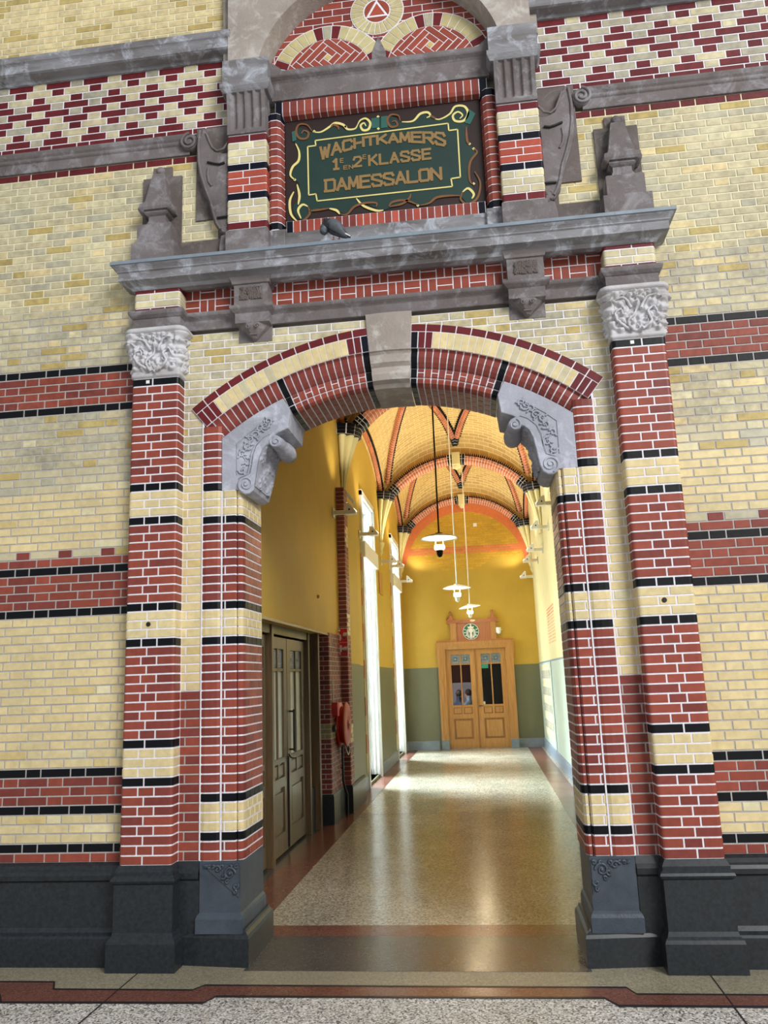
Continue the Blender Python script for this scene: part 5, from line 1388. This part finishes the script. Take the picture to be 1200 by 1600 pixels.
# ---------------------------------------------------------------- end door
def leaf(t, u0, u1, z0, z1, place, wood, line, glass, handle=None, lead='lead', daylit_glass=None):
    """panelled half-glazed leaf; place(u, d, z) puts width u, depth d towards the viewer"""
    W_ = u1-u0
    def bx(b, a, c, d0, d1, e, f, m=0):
        p = [place(a, d0, e), place(c, d0, e), place(c, d1, e), place(a, d1, e), place(a, d0, f), place(c, d0, f), place(c, d1, f), place(a, d1, f)]
        b.mesh(p, [(0, 3, 2, 1), (4, 5, 6, 7), (0, 1, 5, 4), (1, 2, 6, 5), (2, 3, 7, 6), (3, 0, 4, 7)], m)
    H = z1-z0; st = .125*W_/.7; g0, g1 = u0+st, u1-st; zr = z0+H*.43; zt = z0+H*.845; zg = z1-H*.055
    b = B()
    bx(b, u0, g0, 0, .045, z0, z1); bx(b, g1, u1, 0, .045, z0, z1)
    bx(b, g0, g1, 0, .045, z0, z0+H*.09); bx(b, g0, g1, 0, .045, z0+H*.295, z0+H*.34); bx(b, g0, g1, 0, .045, zr-.05, zr); bx(b, g0, g1, 0, .045, zg, z1)
    um = (g0+g1)/2
    bx(b, um-.015, um+.015, 0, .04, zr, zg); bx(b, um-.02, um+.02, 0, .042, z0+H*.34, zr-.05)
    bx(b, g0, g1, .0, .038, zt-.015, zt+.015)
    d = t_leaf = b.build('leaf', [wood], t)
    b = B(); bx(b, g0, g1, .0, .02, z0+H*.09, z0+H*.295); bx(b, g0, g1, 0, .02, z0+H*.34, zr-.05); b.build('recess', [line], d)
    b = B(); bx(b, g0+.05, g1-.05, .02, .036, z0+H*.09+.05, z0+H*.295-.05)
    b.build('raised_panel', [wood], d)
    b = B(); bx(b, g0+.025, um-.045, .02, .034, z0+H*.34+.022, zr-.072); b.build('small_panel', [wood], d)
    b = B(); bx(b, um+.045, g1-.025, .02, .034, z0+H*.34+.022, zr-.072); b.build('small_panel', [wood], d)
    for p, q in ((g0, um-.015), (um+.015, g1)):
        b = B(); bx(b, p, q, .015, .02, zr, zt-.015); b.build('glass_pane', [glass], d)
        b = B(); bx(b, p, q, .012, .022, zt+.015, zg); b.build('leaded_light', [lead], d)
        if lead == 'lead':
            b = B()
            for k in (0, 1):
                w1 = .014+.026*k; bx(b, p+w1, q-w1, .022, .026, zt+.015+w1, zt+.02+w1+.006); bx(b, p+w1, q-w1, .022, .026, zg-w1-.008, zg-w1)
                bx(b, p+w1, p+w1+.008, .022, .026, zt+.015+w1, zg-w1); bx(b, q-w1-.008, q-w1, .022, .026, zt+.015+w1, zg-w1)
            c_ = (p+q)/2; zc = (zt+.015+zg)/2; bx(b, c_-.016, c_+.016, .022, .03, zc-.018, zc+.018)
            b.build('lead_border', ['stone_l'], d)
    return d
t = thing('door_1', kind='structure', loc=(.31, YF, 0))
pl_ = lambda u, d, z: (u, YF+.10-d, z)
mid = .31
leaf(t, DX0-.004, mid-.004, .01, 2.384, pl_, 'oak', 'oak_line', 'glass_dark'); leaf(t, mid+.004, DX1+.004, .01, 2.384, pl_, 'oak', 'oak_line', 'glass_dark')
b = B(); b.box(mid-.02, mid+.02, YF+.04, YF+.052, .01, 2.37); b.build('meeting_strip', ['oak_line'], t)
b = B()
cas = [(0, -.02), (.0, .02)]
def casing(b, u0, u1, zt, w_, d_):
    pth = [(u0, 0), (u0, zt), (u1, zt), (u1, 0)]
    for o, dd in ((0, d_*.55), (w_*.35, d_*.8), (w_*.7, d_)):
        b.box(u0-w_, u0-o, YF-dd, YF+.12, .2, zt+o); b.box(u1+o, u1+w_, YF-dd, YF+.12, .2, zt+o)
        b.box(u0-w_, u1+w_, YF-dd-.0, YF+.12, zt+o, zt+w_)
casing(b, DX0-.005, DX1+.005, 2.385, .18, .09)
for x in (DX0-.21, DX1+.165): b.prism([(x, 2.10), (x+.045, 2.10), (x+.045, 2.565), (x, 2.565)], YF-.085, YF)
b.build('door_frame', ['oak'], t)
for x0, x1 in ((DX0-.19, DX0), (DX1, DX1+.19)):
    b = B(); b.bev(x0, x1, YF-.10, YF+.02, 0, .215, .006); b.build('frame_foot', ['bluestone'], t)
b = B(); b.box(DX0-.2, DX1+.2, YF-.10, YF, 2.56, 2.595)
b.box(-.275, .875, YF-.05, YF, 2.59, 3.02); b.box(-.36, .95, YF-.10, YF, 3.02, 3.045); b.box(-.34, .93, YF-.08, YF, 3.045, 3.10)
b.build('overdoor_panel', ['oak_red'], t)
b = B()
for x0, x1 in ((-.265, -.115), (.735, .865)):
    b.box(x0, x1, YF-.075, YF-.05, 2.59, 3.02); b.box(x0+.045, x1-.045, YF-.085, YF-.075, 2.64, 2.97)
b.build('overdoor_pilasters', ['oak'], t)
for cx in (-.24, .79):
    b = B(); b.prism([(cx-.11, 3.10), (cx+.14, 3.10), (cx+.14, 3.115), (cx+.06, 3.14), (cx+.045, 3.20), (cx+.0, 3.215), (cx-.03, 3.215), (cx-.05, 3.16), (cx-.11, 3.125)], YF-.075, YF-.01, e=.006)
    b.lathe([(.008, 3.21), (.022, 3.225), (.014, 3.24), (.03, 3.265), (.034, 3.285), (.02, 3.31), (.006, 3.335)], cx-.005, YF-.045, 0, 14)
    b.build('carved_finial', ['oak_red'], t)
b = B(); b.tube([(mid+.035, YF+.04, 1.30), (mid+.035, YF-.0, 1.28), (mid+.035, YF-.02, 1.18), (mid+.035, YF, 1.08), (mid+.035, YF+.04, 1.06)], .010, 8); b.bev(mid+.015, mid+.055, YF+.035, YF+.052, .96, 1.06, .003)
b.build('door_handle', ['brass'], t)
b = B(); b.tube([(mid+.035, YF+.03, 1.005), (mid+.035, YF+.0, 1.005), (mid+.13, YF+.0, 1.0)], .008, 8); b.build('lever', ['dark'], t)
b = B(); b.box(mid+.115, mid+.185, YF+.068, YF+.078, 1.03, 1.10); b.build('small_notice', ['white'], t)
for x, z in ((DX0+.005, .5), (DX0+.005, 1.55), (DX1-.005, .5), (DX1-.005, 1.55), (DX1-.005, 2.15)):
    b = B(); b.lathe([(.008, -.05), (.009, -.045), (.009, .045), (.008, .05)], x, YF+.045, z, 8); b.build('hinge', ['brass'], t)
# round shop sign
t = thing('round_sign', 'round green and white sign on the wood panel above the end door', 'sign', (.245, YF-.06, 2.8))
cx, cz, R_ = .245, 2.80, .198; y0 = YF-.085
b = B(); b.lathe([(R_, 0), (R_, .015), (R_-.004, .02)], cx, y0-.0, cz, 40, ax='y'); b.build('disc', ['signwhite'], t)
b = B(); b.lathe([(R_-.012, -.003), (R_-.012, .0)], cx, y0, cz, 40, ax='y'); b.build('green_field', ['gl_green'], t)
b = B(); yy0, yy1 = y0-.007, y0-.003
def pp_(pts): b.prism([(cx+x*R_, cz+z*R_) for x, z in pts], yy0, yy1)
pp_([(-.30, .42), (-.42, .66), (-.18, .58), (0, .86), (.18, .58), (.42, .66), (.30, .42)])          # crown
pp_([(.10*cos(a), .86+.08*sin(a)) for a in [2*PI*k/10 for k in range(10)]])
pp_([(.26*cos(a), .12+.30*sin(a)) for a in [2*PI*k/20 for k in range(20)]])                          # head
for s in (-1, 1):
    for q in range(4):
        o = .30+q*.075; pth = smooth([(s*(o-.06), .42-.06*q), (s*o, .1), (s*(o+.04), -.22), (s*(o-.03), -.55), (s*(o-.12), -.82+.07*q)], 5)
        ribbon(b, [(cx+x*R_, cz+z*R_) for x, z in pth], .048*R_, yy1, taper=False)
    for q in range(5):
        a = math.radians(20-28*q); ribbon(b, [(cx+s*R_*(.62+.30*k/4)*cos(a), cz+R_*(.62+.30*k/4)*sin(a)-.02*R_*0) for k in range(5)], .10*R_, yy1)
pp_([(-.12, -.15), (.12, -.15), (.18, -.55), (.14, -.88), (-.14, -.88), (-.18, -.55)])
b.build('white_emblem', ['signwhite'], t)
t = thing('security_camera', 'small white dome camera on the end wall right of the door panel', 'camera', (.93, YF, 2.8))
b = B(); b.lathe([(.03, 2.72), (.058, 2.75), (.06, 2.80), (.06, 2.86), (.05, 2.875)], .925, YF-.09, 0, 18); b.build('dome', ['white'], t)
b = B(); b.box(.95, 1.02, YF-.10, YF, 2.80, 2.82); b.tube([(1.0, YF, 2.81), (1.0, YF-.07, 2.81), (.97, YF-.09, 2.81)], .012, 8); b.build('arm', ['white'], t)
t_ = B(); t_.bev(.46, .55, YF-.02, YF+.0, 5.45, 5.54, .004); t_.build('white_sensor_box', ['white'], label='small white square box high on the exposed bricks of the end wall', cat='box')

# room behind the end door with two people
b = B(); b.box(-1.3, 2.0, 18.2, 18.3, 0, 3, 0)
b.box(-1.4, -1.3, YF+.25, 18.2, 0, 3, 0); b.box(2.0, 2.1, YF+.25, 18.2, 0, 3, 1); b.box(-1.3, 2.0, YF+.25, 18.2, 2.9, 3, 1); b.box(-1.3, 2.0, YF+.26, 18.2, -.1, 0, 1)
b.box(.33, .37, YF+.5, 18.2, 0, 2.9, 1)
b.build('wall_cafe', ['room_wall', 'room_dark'], kind='structure')
b = B(); b.box(DX0, .30, YF+.20, YF+.21, 1.57, 2.05); b.build('maroon_blind', ['maroon'], label='dark maroon blind behind the upper glass of the left door leaf', cat='blind')
t = thing('exit_sign', 'small lit green sign seen through the right door leaf', 'sign', (.50, YF+.5, 1.95))
b = B(); b.box(.40, .62, YF+.42, YF+.45, 1.90, 2.0); b.build('sign_face', ['exit'], t)
pl2 = bpy.data.lights.new('cafe_fill_light', 'POINT'); pl2.energy = 160; pl2.color = (1, .95, .92); pl2.shadow_soft_size = .3  # unseen light added to brighten the room and its people
po = bpy.data.objects.new('cafe_fill_light', pl2); COL.objects.link(po); po.location = (-.75, 15.75, 1.95)
def person(label, x, y, face, cloth, pants, loc, hair=True, lean=0):
    t = thing('person', label, 'person', (x, y, 0), 'people in the cafe')
    c, s_ = cos(face), sin(face)
    def W3(p): return (x+p[0]*c-p[1]*s_, y+p[0]*s_+p[1]*c, p[2])
    vs = [(0, 0, .50), (0, .02, .68), (0, .03+lean*.3, .86), (0, .03+lean*.6, 1.0), (0, .04+lean, 1.08), (0, .05+lean*1.1, 1.17), (0, .065+lean*1.2, 1.24)]
    ed = [(i, i+1) for i in range(6)]; rd = [.15, .13, .15, .15, .055, .075, .085]
    for sx in (-1, 1):
        n = len(vs); vs += [(sx*.17, .03+lean*.6, 1.0), (sx*.22, .10+lean, .80), (sx*.10, .32+lean, .84), (sx*.06, .38+lean, .88)]; ed += [(3, n), (n, n+1), (n+1, n+2), (n+2, n+3)]; rd += [.06, .048, .036, .03]
        n = len(vs); vs += [(sx*.10, .05, .50), (sx*.12, .42, .50), (sx*.12, .44, .12), (sx*.12, .52, .06)]; ed += [(0, n), (n, n+1), (n+1, n+2), (n+2, n+3)]; rd += [.09, .07, .05, .04]
    me = bpy.data.meshes.new('body'); me.from_pydata([W3(v) for v in vs], ed, []); me.update()
    o = bpy.data.objects.new('body', me); COL.objects.link(o); o.parent = t; o.matrix_parent_inverse = Matrix.Translation(-t.location)
    me.materials.append(M[cloth]); me.materials.append(M['skin'])
    md = o.modifiers.new('skin', 'SKIN'); sv = me.skin_vertices[0].data
    for i, r in enumerate(rd): sv[i].radius = (r, r*.8 if i < 4 else r); sv[i].use_root = (i == 0)
    o.modifiers.new('sub', 'SUBSURF').render_levels = 2
    hd = W3((0, .08+lean*1.2, 1.25)); b = B()
    b.ball(hd, .10, n=8, sc=(.8, .9, 1.12))
    nz = W3((0, .18+lean*1.2, 1.24)); b.ball(nz, .016, n=4)
    for q in (-.085, .085): b.ball(W3((q, .075+lean*1.2, 1.245)), .022, n=4)
    b.tube([W3((-.025, .165+lean*1.2, 1.20)), W3((.025, .165+lean*1.2, 1.20))], .006, 5)
    b.tube([W3((0, .05+lean, 1.07)), W3((0, .07+lean*1.1, 1.18))], .05, 10)
    h_ = b.build('head', ['skin'], t)
    b = B(); b.ball(W3((0, .055+lean*1.2, 1.285)), .108, n=8, sc=(.85, .92, .98)); b.build('hair', ['hair'], h_)
    for sx in (-1, 1):
        b = B(); base = (sx*.06, .40+lean, .885)
        b.ball(W3(base), .035, n=5, sc=(1, 1.1, .6))
        for k in range(4): b.tube([W3((base[0]-.024+.016*k, base[1]+.02, .885)), W3((base[0]-.026+.017*k, base[1]+.06, .89)), W3((base[0]-.022+.015*k, base[1]+.085-.008*abs(k-1), .875))], .008, 5)
        b.tube([W3((base[0]-sx*.03, base[1], .885)), W3((base[0]-sx*.05, base[1]+.03, .89))], .009, 5); b.build('hand', ['skin'], t)
    b = B(); b.bev(x-.22, x+.22, y-.2, y+.22, .40, .44, .01)
    for q in (-.18, .18):
        for w_ in (-.16, .16): b.box(x+q-.015, x+q+.015, y+w_-.015, y+w_+.015, 0, .40)
    b.build('stool', ['oak_red'], label='plain wooden seat under the person %s' % loc, cat='seat')
    return t
person('person in navy jacket with dark hair leaning forward, seated left behind the door glass', -.27, 16.25, -.9, 'navy', 'navy', 'at left behind the door glass', lean=.06)
person('person in light blue top and dark hair, seated right behind the left door leaf', .10, 16.9, .9, 'ltblue', 'navy', 'at right behind the door glass', lean=.0)

# ---------------------------------------------------------------- brown double door on the left
t = thing('door_2', kind='structure', loc=(-1.63, 3.6, 0))
pl3 = lambda u, d, z: (-1.66+d, u, z)
leaf(t, 2.02, 2.70, .03, 2.20, pl3, 'oak_dark', 'oak_dark', 'daylit_glass', lead='lead')
leaf(t, 2.78, 3.50, .03, 2.20, pl3, 'oak_dark', 'oak_dark', 'daylit_glass', lead='lead'); leaf(t, 3.52, 4.40, .03, 2.20, pl3, 'oak_dark', 'oak_dark', 'daylit_glass', lead='lead')
b = B()
for y_ in (1.95, 2.70, 4.40): b.bev(-1.68, -1.565, y_, y_+.08, 0, 2.31, .006)
b.box(-1.68, -1.58, 1.95, 4.99, 2.22, 2.31); b.bev(-1.68, -1.50, 4.66, 4.76, 0, 2.31, .006)
b.box(-1.70, -1.66, .6, 1.95, 0, 2.31); b.box(-1.75, -1.70, 4.48, 5.0, 0, 2.31)
b.build('door_frame', ['oak_dark'], t)
b = B()
for z in (1.02, 1.42): b.tube([(-1.615, 3.60, z), (-1.56, 3.60, z)], .010, 8)
b.tube([(-1.56, 3.60, 1.0), (-1.56, 3.60, 1.44)], .013, 8)
b.build('door_handle', ['dark'], t)
b = B(); b.tube([(-1.605, 3.51, .05), (-1.605, 3.51, .96)], .008, 6); b.tube([(-1.605, 3.51, .98), (-1.58, 3.53, .94), (-1.56, 3.60, .93)], .009, 6); b.build('rod', ['dark'], t)
b = B(); b.bev(-1.60, -1.565, 4.50, 4.66, .0, .5, .006); b.build('frame_block', ['plinth'], t)
b = B(); b.box(-1.78, -1.60, .6, 5.0, 2.29, 2.31); b.box(-1.445, -1.43, .6, 5.84, 2.30, 2.325); b.build('trim_11', ['oak_dark'], kind='structure')

# ---------------------------------------------------------------- fire equipment
t = thing('fire_safety_sign', 'red and white two-picture fire sign projecting from the left pier', 'sign', (-1.42, 5.78, 2.05))
b = B(); b.bev(-1.475, -1.305, 5.775, 5.785, 2.045, 2.435, .002); b.build('panel', ['signwhite'], t)
b = B(); b.box(-1.467, -1.313, 5.771, 5.775, 2.053, 2.236); b.box(-1.467, -1.313, 5.771, 5.775, 2.244, 2.427); b.build('red_field', ['signred'], t)
b = B(); y0, y1 = 5.768, 5.771
b.prism([(-1.452, 2.268), (-1.41, 2.262), (-1.395, 2.29), (-1.40, 2.345), (-1.425, 2.35), (-1.42, 2.375), (-1.44, 2.375), (-1.445, 2.34), (-1.455, 2.31)], y0, y1)
b.prism([(-1.44, 2.39), (-1.41, 2.39), (-1.41, 2.415), (-1.44, 2.415)], y0, y1)
b.prism([(-1.455, 2.12), (-1.395, 2.11), (-1.39, 2.20), (-1.455, 2.21)], y0, y1); b.prism([(-1.425, 2.07), (-1.41, 2.07), (-1.41, 2.12), (-1.425, 2.12)], y0, y1); b.prism([(-1.39, 2.14), (-1.37, 2.14), (-1.37, 2.17), (-1.39, 2.17)], y0, y1)
for zc in (2.08, 2.27):
    for k in range(3): b.prism(smooth([(-1.372+.018*k-.01, zc), (-1.365+.018*k, zc+.04), (-1.376+.018*k, zc+.06), (-1.362+.018*k, zc+.10), (-1.350+.018*k, zc+.10), (-1.362+.018*k, zc+.05)], 2), y0, y1)
b.build('pictogram', ['signwhite'], t)
b = B(); b.box(-1.475, -1.425, 5.785, 5.80, 2.10, 2.38); b.build('mount', ['signwhite'], t)
t = thing('fire_hose_reel', 'round red fire hose reel on the brick recess beside the brown doors', 'fire hose reel', (-1.35, 5.55, .8))
cy, cz = 5.56, 1.16
b = B(); b.lathe([(.27, .0), (.285, .006), (.285, .02), (.27, .03), (.10, .035), (.08, .02), (.06, .05), (.001, .05)], -1.33, cy, cz, 36, ax='x', caps=False); b.build('front_disc', ['reel'], t)
b = B(); b.lathe([(.285, .0), (.285, .02), (.10, .02)], -1.405, cy, cz, 36, ax='x'); b.lathe([(.1, 0), (.1, .07)], -1.395, cy, cz, 24, ax='x'); b.build('rear_disc', ['red'], t)
b = B(); pts = []
for k in range(220):
    a = 2*PI*k/22; pts.append((-1.382+.04*(k % 220)/220, cy+.215*cos(a), cz+.215*sin(a)))
b.tube(pts, .02, 6); b.build('hose_coil', ['red'], t)
b = B(); b.lathe([(.028, 0), (.03, .01), (.01, .02)], -1.29, cy, cz, 16, ax='x'); b.build('hub', ['steel'], t)
b = B(); b.tube(smooth([(-1.34, cy-.1, .93), (-1.32, cy-.08, .84), (-1.31, cy, .78), (-1.30, cy+.06, .84), (-1.31, cy+.04, .92)], 6), .012, 8); b.build('nozzle', ['steel'], t)
b = B(); b.tube([(-1.385, cy+.02, .9), (-1.385, cy+.02, .45), (-1.37, cy+.04, .36), (-1.345, cy+.06, .28), (-1.345, cy+.06, .004)], .016, 8); b.box(-1.41, -1.37, cy, cy+.04, .60, .62); b.build('supply_pipe', ['dark'], t)
t = thing('fire_call_box', 'small red fire alarm box mounted left of the hose reel', 'alarm box', (-1.4, 5.12, 1.3))
b = B(); b.bev(-1.425, -1.35, 5.10, 5.22, 1.29, 1.46, .006); b.build('box', ['red'], t)
b = B(); b.bev(-1.425, -1.38, 5.08, 5.14, 1.10, 1.18, .004); b.build('lower_switch', ['dark'], t)
b = B(); b.tube([(-1.415, 5.15, 1.46), (-1.415, 5.15, 1.74)], .007, 6); b.build('cable', ['offwhite'], t)
b = B(); b.lathe([(.02, 0), (.024, .012), (.01, .03)], -1.44, 4.4, 2.74, 14, ax='x'); b.build('brass_stud', ['brass'], label='tiny brass knob on the bare mustard wall above the brown doors', cat='stud')
t_ = B(); t_.bev(XL, XL+.02, 10.6, 11.15, 3.40, 3.84, .004); t_.build('wall_plaque', ['oak'], label='small tan plaque on the left wall between the two windows', cat='plaque')

# ---------------------------------------------------------------- wall floodlights on arms
FL = 75
def flood(x, y, z, s, label):
    """s = +1: arm reaches in from the left wall, -1: from the right wall"""
    t = thing('wall_spotlight', label, 'wall light', (x, y, z), 'white wall spotlights')
    b = B(); b.bev(*(sorted((x, x+s*.22))), y-.03, y+.03, z-.03, z+.03, .006); b.bev(*(sorted((x-.0*s, x+s*.02))), y-.06, y+.06, z-.07, z+.07, .004); b.build('arm', ['offwhite'], t)
    b = B(); hx = x+s*.24
    b.prism([(hx-s*.06, z-.035), (hx+s*.09, z-.035), (hx+s*.095, z+.0), (hx-s*.0, z+.12), (hx-s*.05, z+.13)], y-.055, y+.055, e=.006); b.build('lamp_head', ['white'], t)
    l = bpy.data.lights.new('spotlight_beam', 'SPOT'); l.energy = FL if y < 14.5 else FL*.35; l.color = (1, .9, .72); l.spot_size = math.radians(130); l.spot_blend = .6; l.shadow_soft_size = .06
    o = bpy.data.objects.new('spotlight_beam', l); COL.objects.link(o); o.location = (hx+s*.05, y, z+.16); o.rotation_euler = (Vector((s*.45, 0, 1))).to_track_quat('-Z', 'Y').to_euler()
    b = B(); b.lathe([(.012, -.004), (.014, 0)], hx, y-.055, z+.03, 10, ax='y'); b.build('pivot', ['dark'], t)
    b = B(); b.prism([(hx-s*.04, z+.128), (hx+s*.088, z+.008), (hx+s*.094, z+.014), (hx-s*.034, z+.134)], y-.045, y+.045); b.build('lit_lens', ['lampglow'], t)
for (y, x, z), lb in zip(((5.6, -1.44, 4.02), (8.15, XL, 4.16), (11.1, XL, 4.10), (12.6, XL, 4.2), (14.75, XL, 4.10)), ('nearest the entrance', 'by the near edge of the first window', 'under the middle corbel', 'by the near edge of the second window', 'in the far corner')):
    flood(x, y, z, 1, 'white wall spotlight on an arm, left wall, %s' % lb)
for y, z, lb in ((7.9, 4.45, 'nearest, under the stone console'), (9.6, 4.36, 'second from the entrance'), (11.3, 4.20, 'under the middle corbel'), (12.9, 4.20, 'fourth from the entrance'), (14.75, 4.06, 'in the far corner')):
    flood(XR, y, z, -1, 'white wall spotlight on an arm, right wall, %s' % lb)

# ---------------------------------------------------------------- pendant lamps
def lamp(x, y, z, dark, label, tilt=0, parts=None):
    t = thing('pendant_lamp', label, 'pendant lamp', (x, y, z), 'white disc pendant lamps')
    zt = vz(x, y)-.01
    b = B(); b.tube([(x, y, z+.02), (x, y, zt)], .011, 8); b.build('rod', ['dark' if dark else 'offwhite'], t)
    T = lambda px, py, pz: (x+px, y+py, z+pz+px*tilt)
    b = B(); pr = [(.02, .035), (.06, .03), (.12, .02), (.19, .0), (.245, -.022), (.25, -.026), (.247, -.03), (.19, -.012), (.12, .006), (.05, .014)]
    b.loft([[T(r*cos(2*PI*k/36), r*sin(2*PI*k/36), h) for k in range(36)] for r, h in pr], sm=True, caps=True); b.build('shade', ['white'], t)
    b = B(); b.lathe([(.03, .03), (.05, .035), (.05, .045), (.015, .055)], x, y, z, 16); b.build('cap', ['dark' if dark else 'offwhite'], t)
    for q in (-.05, .05):
        b = B(); b.tube([(x+q, y, z), (x+q, y, z-.12)], .004, 6); b.build('wire_leg', ['offwhite'], t)
    b = B(); b.lathe([(.045, -.11), (.065, -.115), (.07, -.14), (.068, -.165), (.05, -.18)], x, y, z, 20); g = b.build('glass_ring', ['lampglow'], t)
    b = B(); b.lathe([(.05, -.18), (.045, -.185), (.04, -.23), (.032, -.255), (.012, -.27), (.001, -.272)], x, y, z, 18); b.build('lower_cup', ['dark' if dark else 'offwhite'], t)
    l = bpy.data.lights.new('pendant_bulb', 'POINT'); l.energy = 22; l.color = (1, .80, .50); l.shadow_soft_size = .07
    o = bpy.data.objects.new('pendant_bulb', l); COL.objects.link(o); o.location = (x, y, z-.06)
lamp(.05, 5.0, 3.50, True, 'nearest pendant lamp, dark rod and white disc shade')
lamp(.13, 9.05, 3.28, False, 'middle one of three pendant lamps, white rod and disc shade')
lamp(.28, 13.1, 3.27, False, 'farthest pendant lamp with white disc shade, in front of the end door', .12)

# right wall details
b = B(); b.box(XR-.012, XR, 7.4, YF-.02, 1.955, 1.985); b.build('trim_12', ['bluestone'], kind='structure')
b = B(); b.box(XR-.008, XR, 11.55, 11.57, .2, 1.955); b.build('trim_13', ['dark'], kind='structure')
b = B(); z = .35; k = 0
while z < 1.88:
    if (k//3) % 2: 
        y = 12.0+(.1 if k % 2 else 0)
        while y < 14.3: b.mesh([(XR-.004, y, z), (XR-.004, y+.2, z), (XR-.004, y+.2, z+.052), (XR-.004, y, z+.052), (XR, y-.004, z-.004), (XR, y+.204, z-.004), (XR, y+.204, z+.056), (XR, y-.004, z+.056)], [(0, 1, 2, 3), (0, 4, 5, 1), (1, 5, 6, 2), (2, 6, 7, 3), (3, 7, 4, 0)], 0, J(GRY, .08)); y += .21
    else:
        y = 12.0+(.1 if k % 2 else 0)
        while y < 14.3: b.mesh([(XR-.004, y, z), (XR-.004, y+.2, z), (XR-.004, y+.2, z+.052), (XR-.004, y, z+.052), (XR, y-.004, z-.004), (XR, y+.204, z-.004), (XR, y+.204, z+.056), (XR, y-.004, z+.056)], [(0, 1, 2, 3), (0, 4, 5, 1), (1, 5, 6, 2), (2, 6, 7, 3), (3, 7, 4, 0)], 0, J(PALE, .05)); y += .21
    z += .06; k += 1
b.build('brick_window', ['brick_dull'], label='patch of bare pale bricks in the lower right corridor wall near the end', cat='brick patch')
b = B(); random.seed(2)
for k in range(12):
    for q in range(4):
        y = 10.0+q*.42; z = 2.3+k*.06; b.box(XR-.006, XR, y, y+.36, z, z+.03, 0, J(lin((226, 190, 150)) if k < 9 else lin((222, 160, 130)), .05))
b.build('brick_relic', ['brick_dull'], label='patch of faint orange and cream bricks showing in the pale right corridor wall', cat='brick patch')
